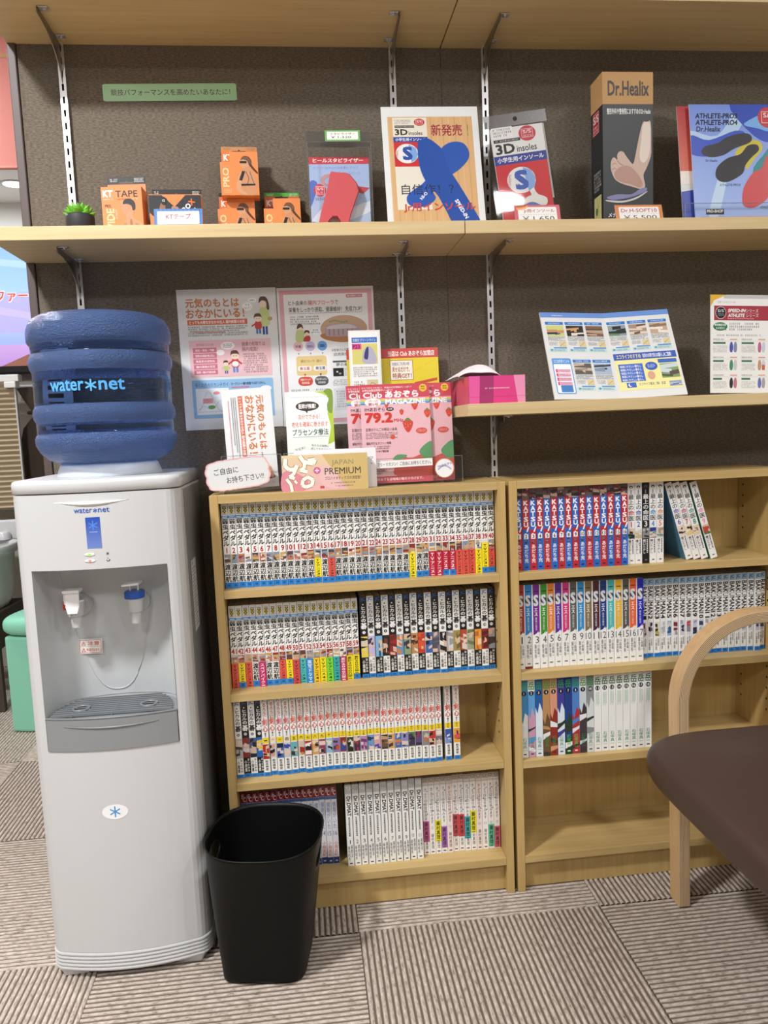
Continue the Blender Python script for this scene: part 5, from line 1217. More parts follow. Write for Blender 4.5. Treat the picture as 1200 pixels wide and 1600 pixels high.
def price(name, label, loc, w, h, txt, amt, bord, tcol, new=False):
    p = Print(); W_, H = w*1000, h*1000-3; p.rect(0, 0, W_, H, bord, 1); p.rrect(W_*.075, -1, W_*.925, H-4.5, 2, '#f6f4f0', 2); p.fit(txt, W_*.2 if new else W_*.12, H*.52, W_*.88, H*.76, tcol, 3, .012)
    for k in range(14): p.rect(W_*(.12+.056*k), H*.42, W_*(.15+.056*k), H*.44, '#c8bcb4', 3)
    p.fit(amt, W_*.16, H*.02, W_*.86, H*.34, '#3c3c40', 3, .0)
    if new: p.ell(W_*.17, H*.84, W_*.13, H*.11, '#f4b878', 3, 20, R(12)); p.text('New', W_*.08, H*.80, W_*.1, '#b8541c', 4, .03, ang=R(12))
    return acr(name, label, loc, w, h, draw=p, lean=17)
price('price_card', 'red-bordered price card with a New badge in front of the insole pouch', (.390, -.170, ZP), .093, .040, 'Jr用インソール', '￥1,650', '#d8707c', '#b04858', True)
price('price_card', 'orange-bordered price card in front of the tall black box', (.600, -.172, ZP), .099, .037, 'Dr.H-SOFT10', '￥5,500', '#dc8c4c', '#b8404c')
# tall insole box
c = carton('insole_box', 'tall black box with tan top showing a bare foot', (.5965, -.122, ZP), [(-.0535, .0535, 0, .062, 0, .305)], '#2a2d30', R(0), None)
MB().box(-.0538, .0538, -.0003, .0623, .243, .3053).build('tan_top', M['kraft'], c)
p = Print(); p.rect(0, 0, 107, 12, '#b8905c', 1); p.fit('Dr.Healix', 11, 259, 98, 288, '#2e211a', 6, .02); p.fit('整形外科や整骨院におすすめのDr.Healix', 9, 223, 102, 235, '#e8e8e6', 2, .02)
p.blob([(85, 207), (94, 208), (102, 208), (103, 165), (102, 141), (93, 118), (86, 103), (90, 82), (81, 76), (57, 82), (40, 87), (26, 95), (18, 110), (16, 125), (19, 136), (24, 139), (30, 134), (30, 143), (33, 149), (38, 151), (44, 149), (48, 143), (56, 133), (64, 126), (69, 143), (76, 175)], '#c6ab9b', 2, 3)
p.blob([(86, 204), (100, 205), (101, 165), (97, 140), (86, 128), (78, 140), (82, 175)], '#dccdc0', 3); p.blob([(28, 96), (24, 108), (36, 120), (54, 122), (72, 108), (84, 88), (78, 79), (58, 86), (40, 90)], '#b08a7a', 3); p.curve([(30, 133), (36, 126), (43, 123)], 1.2, '#8a6454', 3.6); p.curve([(19, 124), (24, 128), (28, 126)], .9, '#8a6454', 3.6); p.curve([(19, 115), (24, 118), (28, 116)], .9, '#8a6454', 3.6)
p.blob([(7, 60), (30, 66), (60, 66), (78, 76), (92, 79), (92, 72), (76, 65), (50, 58), (20, 55)], '#7c7ca8', 3.4); p.blob([(7, 55), (40, 53), (70, 60), (92, 71), (92, 69), (70, 56), (38, 49), (9, 52)], '#c8c4c0', 3.2); p.fit('メディカルインソール', 10, 20, 100, 30, '#e8e8e6', 2, .02, shear=.2)
p.build('front_print', c, 'print', (-.0535, -.0002, 0))
p = Print(); p.rect(10, 195, 44, 240, '#a82430', 1); p.frame(12, 197, 42, 238, 1, '#e8d0d0', 2); p.fit('S/S', 14, 218, 40, 234, '#f0e0e0', 2, .02); p.greek(14, 200, 40, 214, 2, '#e8d0d0', 2, 2); p.build('side_badge', c, 'print', fn=lambda x, y, z: (-.0536-z, .062-x, y)); p = Print(); p.greek(14, 80, 52, 120, 6, '#b8b8b8', 2, 9); p.rect(14, 20, 52, 70, '#c8c486', 1); p.ell(28, 40, 6, 8, '#3c7048', 2, 14); p.line(20, 24, 48, 66, 1.4, '#8a8450', 2); p.line(40, 22, 30, 68, 1.2, '#8a8450', 2)
p.build('side_map', c, 'print', fn=lambda x, y, z: (-.0536-z, .062-x, y))
# insole brochures
def brochure(label, x, y, red, grp='insole brochures'):
    p = Print(); W_, H = 182, 256; p.clip = (0, 0, 182, 256)
    if red: p.grad(0, 110, W_, H, '#d86a50', '#b8343c', 1); p.rect(0, 90, W_, 118, '#f0e4dc', 2); p.poly([(0, 0), (W_, 0), (W_, 100), (0, 74)], '#3c50b0', 3)
    else:
        p.grad(0, 0, W_, H, '#a8c0f2', '#7896e4', 1); p.blob([(0, 200), (60, 190), (110, 256), (140, 256), (90, 180), (40, 160), (0, 170)], '#b8d4f4', 2); p.blob([(30, 20), (60, 110), (80, 120), (50, 16)], '#c4dcf6', 2); p.blob([(0, 190), (40, 180), (100, 200), (120, 190), (60, 150), (0, 150)], '#3c58c4', 2.2); p.blob([(90, 256), (182, 256), (182, 180), (140, 190)], '#3250bc', 2.1); p.blob([(182, 240), (120, 215), (150, 205), (182, 200)], '#7cb4ee', 2.4)
        p.fit('ATHLETE-PRO3', 12, 226, 105, 237, '#1c1c2c', 4, .03, shear=.15); p.fit('ATHLETE-PRO4', 12, 212, 105, 223, '#1c1c2c', 4, .03, shear=.15); p.fit('Dr.Healix', 13, 198, 66, 209, '#1c1c2c', 4, .02, shear=.15)
        p.blob([(22, 152), (30, 166), (60, 174), (76, 184), (100, 192), (126, 194), (136, 186), (130, 174), (96, 162), (70, 148), (40, 144)], '#34343c', 4); p.blob([(96, 150), (112, 168), (134, 180), (154, 176), (158, 160), (140, 140), (122, 118), (116, 126)], '#cfc03a', 3.6); p.blob([(50, 104), (56, 124), (80, 142), (108, 150), (126, 168), (146, 170), (150, 158), (132, 142), (118, 126), (110, 108), (80, 92), (60, 92)], '#2a2a2e', 4.2)
        p.blob([(134, 112), (158, 146), (182, 162), (182, 60), (160, 70)], '#2c8c90', 3.6); p.blob([(106, 50), (112, 80), (134, 110), (154, 120), (164, 142), (178, 150), (190, 130), (176, 112), (176, 80), (160, 52), (132, 36), (112, 38)], '#cf4c50', 4.4)
        p.fit('Dr.Healix', 30, 134, 56, 139, '#2c3048', 4, .0, shear=.1); p.fit('ATHLETE-PRO3', 58, 82, 104, 87, '#2c3048', 4, .0, shear=.1); p.fit('ATHLETE-PRO4', 146, 34, 180, 39, '#2c3048', 4, .0)
        p.rect(24, 22, 64, 34, '#1a1a20', 4); p.fit('PRO-SHOP', 26, 26, 62, 32.5, '#f0f0f0', 5, .03); p.rect(14, 10, W_, 17, '#d0504c', 4); p.greek(24, 11, 180, 16, 1, '#f4e4e0', 5, 4, ragged=0); p.rect(14, -2, W_, 10, '#5064b8', 4); p.fit('SENDAI SPORTS', 20, -1, 84, 6, '#f4f4f8', 5, .03); p.rect(88, -3, 150, 9, '#dcd8bc', 5)
        p.ell(174, 228, 22, 22, '#cc3a44', 4, 30); p.frame(160, 216, 190, 241, 1.2, '#f4dcdc', 5); p.fit('S/S', 164, 228, 186, 238, '#f4dcdc', 5, .02)
    return sheet('brochure', label, 'brochure', .182, .256, (x, y, ZP+.003), (R(-7), 0, 0), .0015, p, 'gloss', group=grp)
brochure('blue insole brochure at the right end of the product shelf', .8365, -.118, False)
brochure('red-edged brochure peeking out behind the blue insole brochure', .8145, -.108, True)
def holder(name, label, x, y, z, w, d, hf, hb_, lean=0, cat='leaflet holder'):
    t = thing(name, label, cat, (x, y, z)); k = .002
    MB().box(-w/2, w/2, 0, d, 0, k).build('base', M['clear'], t); MB().box(-w/2, w/2, 0, k, k, hf).build('front_wall', M['clear'], t); MB().box(-w/2, w/2, d-k, d, k, hb_).build('back_wall', M['clear'], t)
    for a in (-w/2, w/2-k):
        mb = MB(); mb.add([(a, k, k), (a+k, k, k), (a+k, d-k, k), (a, d-k, k), (a, k, hf), (a+k, k, hf), (a+k, d-k, hb_*.8), (a, d-k, hb_*.8)], [(3, 2, 1, 0), (4, 5, 6, 7), (0, 1, 5, 4), (1, 2, 6, 5), (2, 3, 7, 6), (3, 0, 4, 7)]); mb.build('side_wall', M['clear'], t)
    e = MB(); e.box(-w/2-.0004, w/2+.0004, -.0004, k+.0004, hf, hf+.001); e.box(-w/2-.0006, -w/2+.0008, -.0006, .0008, 0, hf); e.box(w/2-.0008, w/2+.0006, -.0006, .0008, 0, hf); e.build('bright_edge', M['clear_edge'], t)
    return t
holder('brochure_holder', 'clear acrylic holder carrying the insole brochures', .83, -.126, ZP, .225, .052, .045, .16)
# green strip on the wall
p = Print(); p.rrect(0, 0, 270, 34, 5, '#a2d29e', 1); p.fit('競技パフォーマンスを高めたいあなたに！', 16, 11, 257, 23.5, '#5c2c48', 2, .004)
gs = MB().box(0, .27, 0, .0006, .002, .032).build('green_strip_sign', M['paper'], None, (-.467, -.0012, 1.7), (0, R(-.6), 0)); tag(gs, 'long pale green laminated strip sign on the wall above the tape boxes', 'sign'); p.build('printing', gs, 'gloss', (0, -.0001, 0))

# ------------------------------------------------------------------ posters on the wall
def kid(p, x, y, s, shirt, pants, l=3):
    p.rect(x-3.2*s, y, x-.6*s, y+8*s, pants, l); p.rect(x+.6*s, y, x+3.2*s, y+8*s, pants, l); p.blob([(x-4*s, y+7*s), (x+4*s, y+7*s), (x+3.6*s, y+16*s), (x-3.6*s, y+16*s)], shirt, l+.3); p.line(x-3*s, y+14*s, x-9*s, y+10*s, 2*s, shirt, l); p.line(x+3*s, y+14*s, x+8*s, y+10*s, 2*s, shirt, l)
    p.ell(x, y+20.5*s, 5*s, 4.8*s, '#f2d9c4', l+.6, 18); p.blob([(x-5.4*s, y+20*s), (x-4*s, y+26*s), (x+3*s, y+26.4*s), (x+5.6*s, y+20*s), (x+3.6*s, y+22.4*s), (x-3.4*s, y+22.4*s)], '#5a3a2a', l+1); p.ell(x-1.6*s, y+20*s, .5*s, .6*s, '#2c2420', l+1.3, 8); p.ell(x+1.6*s, y+20*s, .5*s, .6*s, '#2c2420', l+1.3, 8)
def mum(p, x, y, s, l=3):
    p.rect(x-3*s, y, x-.4*s, y+15*s, '#2c4c94', l); p.rect(x+.6*s, y, x+3.2*s, y+15*s, '#2c4c94', l); p.blob([(x-6*s, y+12*s), (x+6*s, y+12*s), (x+4.6*s, y+32*s), (x-4*s, y+33*s)], '#c6d28c', l+.3); p.line(x-3*s, y+30*s, x-8*s, y+20*s, 2.4*s, '#c6d28c', l+.4); p.ell(x-1*s, y+38*s, 5*s, 5.6*s, '#f2d9c4', l+.6, 18)
    p.blob([(x-6*s, y+38*s), (x-4*s, y+45*s), (x+3*s, y+45*s), (x+6*s, y+38*s), (x+6.4*s, y+30*s), (x+3.4*s, y+31*s), (x+3*s, y+39*s), (x-2*s, y+41*s)], '#5a3a2a', l+1); p.ell(x+6.6*s, y+19*s, 3*s, 2.4*s, '#c29a64', l+1, 14)
OT = '#cc7434'
p = Print(); p.fit('元気のもとは', 17, 258, 130, 278, OT, 2, .028); p.fit('おなかにいる！', 17, 236, 140, 256, OT, 2, .028); p.rect(19, 222, 145, 233, '#cf6038', 2); p.fit('とっても大事なおなかの住人 腸内細菌のお話', 23, 224, 140, 231, '#fbf3ec', 3, .02); p.greek(19, 198, 145, 220, 5, '#5c5854', 2, 11); p.rect(32, 205, 96, 207.4, '#e0a09c', 1.5)
mum(p, 182, 198, 1.75); kid(p, 168, 200, 1.6, '#c43c3c', '#3f74b8'); p.ell(147, 258, 11, 9, '#f4f4f2', 2, 20); p.ell(147, 258, 10.4, 8.4, '#fbfbfa', 2.4, 20); p.fit('ママ', 142, 259, 152, 263, '#404040', 3, .0); p.fit('なんで？', 140, 253, 154, 257, '#404040', 3, .0); p.ell(158, 271, 9, 5, '#fbfbfa', 2.4, 20); p.fit('栄養ね', 152, 269, 164, 273, '#404040', 3, .0)
p.rect(19, 112, 192, 190, '#eabfc4', 2); p.fit('腸内細菌の主な仕事', 34, 178, 70, 183, '#c86878', 3, .0)
for k, t in enumerate(('消化・吸収・代謝', '有害な外来菌の侵入防止', '免疫系の活性化', '腸内環境の安定', '脂質・糖の代謝改善')): p.rect(26, 164-11.6*k, 76, 174-11.6*k, '#cd7486', 3); p.fit(t, 31, 166.5-11.6*k, 71, 171.5-11.6*k, '#fbeff0', 4, .015)
kid(p, 114, 120, 1.75, '#c43c3c', '#5c8cc8', 3); p.ell(114, 138, 7.4, 6, '#f6e8e4', 5, 20); kid(p, 94, 118, 1.05, '#b9c878', '#3c5c9c', 3); p.ell(100, 177, 15, 8.4, '#f8f2f2', 4, 24); p.greek(90, 172, 110, 182, 3, '#7c7674', 5, 3); p.ell(84, 163, 8.6, 6, '#f8f2f2', 4, 20)
p.fit('健康の舵取りは', 130, 175, 180, 184, '#7a3440', 3, .0); p.fit('腸内細菌！', 130, 164, 164, 173, '#7a3440', 3, .0); p.greek(131, 118, 183, 160, 9, '#6c5c5c', 3, 21)
p.rrect(19, 24, 192, 106, 3, '#92bce2', 2); p.fit('多くの方々のカンテガイ', 26, 91, 96, 100, '#284060', 3, .0); p.rect(26, 32, 96, 88, '#e9eff4', 3); p.curve([(30+3*k, 38+44*math.exp(-((k-7.5)/4.5)**2)) for k in range(21)], .5, '#8a98a8', 4); p.curve([(30+3*k, 42+8*math.exp(-((k-4)/3)**2)+20*math.exp(-((k-16)/4)**2)) for k in range(21)], .5, '#8a98a8', 4); p.rect(40, 56, 62, 67, '#e8a8ac', 5); p.greek(42, 58, 60, 66, 2, '#b84c58', 6, 2); p.ell(58, 48, 8, 4, '#6ca84c', 5, 18); p.ell(70, 78, 7, 3.4, '#e89098', 5, 18); p.rect(27, 38, 95, 38.4, '#707c88', 4)
p.fit('ヨーグルト＝腸内細菌ではありません。', 102, 93, 176, 99, '#1c2c44', 3, .02); p.rect(102, 87, 140, 90, '#d0788c', 3); p.fit('ヨーグルトは腸内細菌の', 102, 78, 150, 84, '#1c2c44', 3, .02); p.greek(102, 34, 185, 74, 7, '#344c6c', 3, 31); p.ell(176, 84, 12, 6, '#eef4f8', 4, 20)
sheet('wall_poster', 'white paper poster with orange headline, pink and blue panels on the wall', 'poster', .209, .2965, (-.2425, -.0012, 1.025), (0, R(-.3), 0), .0006, p, group='paper posters pinned to the wall')
p = Print(); p.rect(5, 5, 204, 290, '#e2aab2', 1); p.rect(14, 14, 195, 281, '#f1f1f2', 2); p.rect(149, 272, 184, 279, '#cc7080', 3); p.fit('腸内細菌加工食品', 151, 273.5, 182, 277.5, '#fbeef0', 4, .01)
p.fit('ヒト由来の', 24, 258, 64, 268, '#2a2a2c', 3, .012); p.fit('腸内フローラ', 66, 258, 122, 268, '#d0543c', 3, .012); p.fit('で', 124, 258, 131, 267, '#2a2a2c', 3, .0); p.fit('栄養をしっかり摂取、健康維持！ 免疫力UP！', 24, 243, 182, 254, '#2a2a2c', 3, .01); p.rect(24, 240.6, 182, 241.2, '#4a4a4c', 3); p.greek(26, 216, 90, 236, 4, '#5a5a5c', 3, 41)
p.ell(141, 206, 51, 29, '#c8a486', 3, 40); p.blob([(92, 196), (100, 184), (141, 177), (182, 186), (190, 200), (150, 200)], '#b47c50', 3.4); p.blob([(100, 198), (104, 214), (150, 218), (176, 206), (176, 192), (110, 190)], '#b4a0a4', 4); p.blob([(106, 206), (112, 213), (148, 216), (170, 208), (150, 206)], '#cfc6cc', 4.4)
for k in range(7): p.ell(112+6*k, 222+2*sin(k), 3, 2, '#8ca064', 4, 10)
for k in range(6): p.rect(108+10*k, 192, 110+10*k, 206, '#94787c', 4.6)
p.blob([(36, 182), (38, 204), (46, 206), (54, 204), (52, 182)], '#c6d28c', 3.4); p.ell(46, 210, 6, 6.6, '#f2d9c4', 3.6, 18); p.blob([(39, 208), (42, 218), (50, 218), (53, 208), (48, 212)], '#5a3a2a', 4); p.blob([(52, 182), (56, 192), (66, 193), (66, 182)], '#c43c3c', 3.6); p.ell(60, 198, 5.4, 5, '#f2d9c4', 3.8, 18); p.blob([(54, 198), (57, 205), (65, 204), (66, 198), (60, 201)], '#5a3a2a', 4.2); p.ell(79, 202, 10, 7.4, '#fafafa', 3.4, 24); p.fit('善玉菌', 73, 203, 85, 207, '#404044', 4, .0); p.fit('増やせるね', 70, 198, 88, 202, '#404044', 4, .0)
for cx, col, t1 in ((40, '#e8bcc0', '栄養'), (66, '#c9bce0', '健康食品'), (92, '#6aa4e0', '薬')): p.ell(cx, 171, 10.5, 10.5, col, 3, 26); p.fit(t1, cx-6.5, 167.5, cx+6.5, 174, '#7a4c68' if cx < 80 else '#1c3c78', 4, .01); p.poly([(cx-2, 157), (cx+2, 157), (cx, 152)], '#a0a0a4', 3)
p.rrect(34, 108, 100, 150, 6, '#e6cc8c', 3); p.fit('腸内フローラ（菌々）', 44, 136, 90, 142, '#6c5424', 4, .0); p.rrect(37, 118, 66, 129, 4, '#f8f4f0', 4); p.fit('善玉菌', 41, 120, 62, 127, '#cf4a38', 5, .02); p.rrect(71, 118, 99, 129, 4, '#f8f4f0', 4); p.fit('悪玉菌', 75, 120, 96, 127, '#3c5074', 5, .02); p.poly([(49, 112), (54, 112), (51.5, 106)], '#d8503c', 4); p.poly([(83, 112), (88, 112), (85.5, 106)], '#54545a', 4)
p.blob([(36, 96), (40, 104), (52, 106), (64, 104), (68, 96), (64, 88), (52, 86), (40, 88)], '#d8503c', 4); p.fit('栄養をキャッチ', 41, 97, 63, 102, '#fbefe8', 5, .01); p.fit('吸収促進', 44, 90, 60, 95, '#fbefe8', 5, .01); p.blob([(72, 96), (76, 104), (86, 106), (98, 104), (102, 96), (98, 88), (86, 86), (76, 88)], '#58585e', 4); p.fit('栄養が取り込めない', 75, 97, 99, 102, '#f0f0f0', 5, .01); p.fit('成長衰退', 79, 90, 95, 95, '#f0f0f0', 5, .01)
p.fit('お医者さんが驚いた', 112, 158, 160, 164, '#343438', 3, .0); p.fit('読売新聞', 116, 148, 148, 155, '#222224', 3, .0); p.fit('夢の新薬', 120, 126, 156, 133, '#222224', 3, .01); p.rect(113, 134, 156, 138, '#5c5c64', 3); p.rect(113, 104, 136, 122, '#1c1c1e', 3); p.ell(122, 114, 2.4, 2, '#e0e0e0', 4, 10); p.ell(128, 110, 3, 2, '#b0b0b0', 4, 10); p.greek(138, 104, 170, 122, 6, '#88888c', 3, 51); p.greek(112, 84, 185, 98, 4, '#7c7c80', 3, 52); p.rect(112, 30, 190, 78, '#e2e2e6', 3); p.greek(118, 36, 184, 74, 7, '#8c8c94', 4, 53); p.greek(20, 20, 104, 80, 10, '#88888c', 3, 54)
sheet('wall_poster', 'white paper poster with a broad pink border and oval photo on the wall', 'poster', .2085, .2955, (-.0325, -.0012, 1.025), (0, R(-.2), 0), .0006, p, group='paper posters pinned to the wall')

# ------------------------------------------------------------------ leaflets on top of the left bookcase
ZB = .8942
holder('leaflet_holder', 'clear acrylic holder at the left end of the bookcase top', -.2025, -.150, ZB, .118, .062, .075, .105)
def leaf_genki(x, y, dz, label, seed):
    p = Print(); W_, H = 100, 205
    p.fit('元気のもとは', 68, 78, 84, 190, OT, 2, .028, rot=-90); p.fit('おなかにいる！', 46, 70, 64, 190, OT, 2, .028, rot=-90); p.rect(32, 66, 41, 190, '#cf6038', 2); p.fit('とっても大事なおなかの住人 腸内細菌のお話', 33.5, 68, 39.5, 187, '#fbf3ec', 3, .02, rot=-90)
    for k in range(3): p.vgreek(25.5-4*k, 60+14*k, 27.8-4*k, 188, '#6c6864', 2, seed+k)
    p.vgreek(11, 60, 13.6, 182, '#cf8490', 2, 5)
    p.rect(8, 22, 28, 32, '#3a4f8c', 2); p.blob([(28, 16), (30, 34), (48, 38), (64, 30), (60, 18), (44, 20), (38, 14)], '#cfd3a4', 2); p.line(32, 20, 58, 32, .8, '#a8ac7c', 3); p.rect(14, 8, 92, 12, '#d4d6da', 1)
    p.blob([(60, 18), (62, 32), (70, 36), (82, 35), (90, 28), (92, 18)], '#36425e', 3); p.blob([(84, 20), (80, 38), (86, 42), (90, 30), (92, 20)], '#c89878', 3.4); p.ell(72, 44, 6.2, 8, '#d0a488', 3.4, 20); p.blob([(65, 46), (67, 55), (77, 55), (79, 47), (74, 50), (68, 50)], '#241e1c', 4); p.vgreek(70, 60, 73, 72, '#50505a', 2, 2)
    o = sheet('leaflet', label, 'leaflet', .100, .205, (x, y, ZB+dz), (R(-9), R(-2.4), 0), .006, p, group='folded leaflets in acrylic holders'); return o
leaf_genki(-.2005, -.1265, .008, 'white leaflet with orange lettering turned sideways, in the left holder', 1)
cl = MB(); n = 44; ol = []
for i in range(n*4):
    t = 2*pi*i/(n*4); e = 4.5; c_, s_ = cos(t), sin(t); r = (abs(c_/.062)**e+abs(s_/.030)**e)**(-1/e); r *= 1+.035*abs(sin(11*t)); ol.append((r*c_, r*s_))
cl.add([(x, 0, z) for x, z in ol]+[(x, .0008, z) for x, z in ol], [tuple(range(len(ol))), tuple(range(2*len(ol)-1, len(ol)-1, -1))]+[(i, (i+1) % len(ol), len(ol)+(i+1) % len(ol), len(ol)+i) for i in range(len(ol))])
co2 = cl.build('cloud_note', M['paper'], None, (-.2305, -.1526, .9345), (0, R(-6), 0)); tag(co2, 'handwritten cloud-shaped note with pink scalloped edge on the left holder', 'note')
p = Print(); ring = [(x*1000, z*1000) for x, z in ol]
for i in range(len(ring)):
    a, b = ring[i], ring[(i+1) % len(ring)]; p.poly([a, b, (b[0]*.955, b[1]*.93), (a[0]*.955, a[1]*.93)], '#f0b4b8', 1)
p.fit('ご自由に', -46, 2, 2, 15, '#34343a', 2, .0); p.fit('お持ち下さい!!', -24, -17, 50, -4, '#34343a', 2, .0); p.build('printing', co2, 'print', (0, -.0001, 0))
holder('leaflet_holder', 'clear acrylic holder carrying the green-edged leaflet', -.0825, -.135, ZB, .112, .055, .075, .105)
p = Print(); p.rect(0, 0, 98, 195, '#eef2ea', 1); p.poly([(60, 195), (98, 195), (98, 90), (84, 84), (92, 120), (86, 150), (94, 176), (78, 190)], '#b4cc3c', 2); p.blob([(80, 196), (90, 180), (84, 160), (96, 150), (98, 196)], '#7c9c38', 2.4); p.rect(8, 98, 86, 186, '#f7f8f4', 3)
for k in range(22): p.ell(10+3.4*k, 184, .8, 1.2, '#b4b8b0', 4, 8)
p.ell(45, 165, 24, 10, '#3c3430', 4, 28); p.poly([(40, 156), (46, 156), (44, 150)], '#3c3430', 4); p.fit('医師が推薦！', 27, 160, 63, 170, '#f8f6f2', 5, .03); p.fit('自分でできる！', 26, 138, 70, 148, '#d8502c', 4, .01); p.fit('老化を確実に巻き戻す', 11, 122, 86, 133, '#d8502c', 4, .01); p.fit('プラセンタ療法', 12, 104, 86, 118, '#2c5a3c', 4, .02); p.rect(12, 101, 86, 102, '#7c9c7c', 4)
p.text('大丈夫！', 16, 72, 6.5, '#5a5a5c', 3, .0, ang=R(14)); p.text('私たちが実際に', 50, 82, 5.2, '#5a5a5c', 3, .0, ang=R(-6)); p.text('試しておすすめです', 48, 75, 5.2, '#5a5a5c', 3, .0, ang=R(-6))
for cx, cy in ((28, 52), (52, 50), (74, 54)):
    p.blob([(cx-14, 28), (cx-10, cy-12), (cx, cy-9), (cx+10, cy-12), (cx+14, 28)], '#2c2e34', 3); p.ell(cx, cy, 6.6, 8.6, '#d2a888', 4, 20); p.blob([(cx-7.4, cy+2), (cx-5, cy+11), (cx+5, cy+11), (cx+7.4, cy+2), (cx+3, cy+5), (cx-3, cy+5)], '#201c1c', 5); p.rect(cx-2, cy-5, cx+2, cy-4.2, '#f4ecea', 5)
sheet('leaflet', 'pale green-edged leaflet with three men at its foot, in the middle holder', 'leaflet', .098, .196, (-.0815, -.1115, ZB+.006), (R(-7), 0, 0), .006, p, group='folded leaflets in acrylic holders')
# long gift box in front
c = carton('supplement_box', 'flat pink and gold box with large white brush lettering, front of the bookcase top', (-.0575, -.172, ZB), [(-.085, .085, 0, .022, 0, .0715)], '#e8c4b8', R(-.6))
p = Print(); p.grad(0, 0, 170, 71.5, '#e8b4b8', '#e6cfa4', 1); p.poly([(80, 71.5), (170, 71.5), (170, 0), (130, 0), (100, 40)], '#d6b878', 1.5); p.blob([(0, 0), (40, 0), (50, 20), (20, 40), (0, 36)], '#e08c98', 1.6); p.blob([(80, 10), (110, 4), (110, 30), (90, 50), (74, 40)], '#ecc0bc', 1.7)
for a, b in ((('#a88444'), 0), (('#fbf7ec'), 1)):
    q = 1.6*(1-b)
    p.curve([(8, 66), (6, 52), (14, 44), (26, 44), (30, 52)], 8+q*1.5, a, 3+b); p.curve([(30, 52), (22, 34), (14, 30), (24, 26)], 7+q*1.5, a, 3+b); p.curve([(36, 70), (44, 58), (62, 54), (66, 62), (52, 60)], 8+q*1.5, a, 3+b); p.curve([(46, 62), (44, 46), (36, 42), (50, 38)], 7+q*1.5, a, 3+b); p.curve([(40, 22), (50, 28), (60, 22), (58, 12), (46, 8), (38, 12), (40, 22)], 7+q*1.5, a, 3+b); p.curve([(8, 26), (16, 14), (18, 0)], 6+q*1.5, a, 3+b); p.curve([(24, 22), (28, 16)], 5+q*1.5, a, 3+b)
p.ell(69, 40, 7, 7, '#d8609c', 4, 24); p.rect(65, 39, 73, 41, '#fbf0f4', 5); p.rect(68, 36, 70, 44, '#fbf0f4', 5); p.fit('JAPAN', 98, 47, 142, 60, '#8a9468', 3, .0); p.fit('PREMIUM', 84, 31, 156, 44, '#4a4a34', 3, .006); p.fit('プロバイオティクスの決定版！', 84, 20, 156, 27, '#4c3838', 3, .0); p.greek(96, 12, 146, 16, 1, '#8c6c64', 3, 6); p.greek(104, 6, 140, 9.5, 1, '#8c6c64', 3, 7); p.rect(74, 4, 82, 9, '#cc5048', 3)
p.build('front_print', c, 'print', (-.085, -.0001, 0))
wc = Print(); wc.rrect(0, 0, 166, 80, 4, '#f2f2f4', 1); wc.fit('？', 153, 54, 160, 62, '#6c6c74', 2, .0); wc.fit('、', 154, 46, 158, 50, '#6c6c74', 2, .0)
sheet('white_card', 'blank white card standing behind the pink and gold box', 'card', .166, .080, (-.035, -.1455, ZB+.0002), (R(-2), 0, 0), .001, wc, 'gloss')
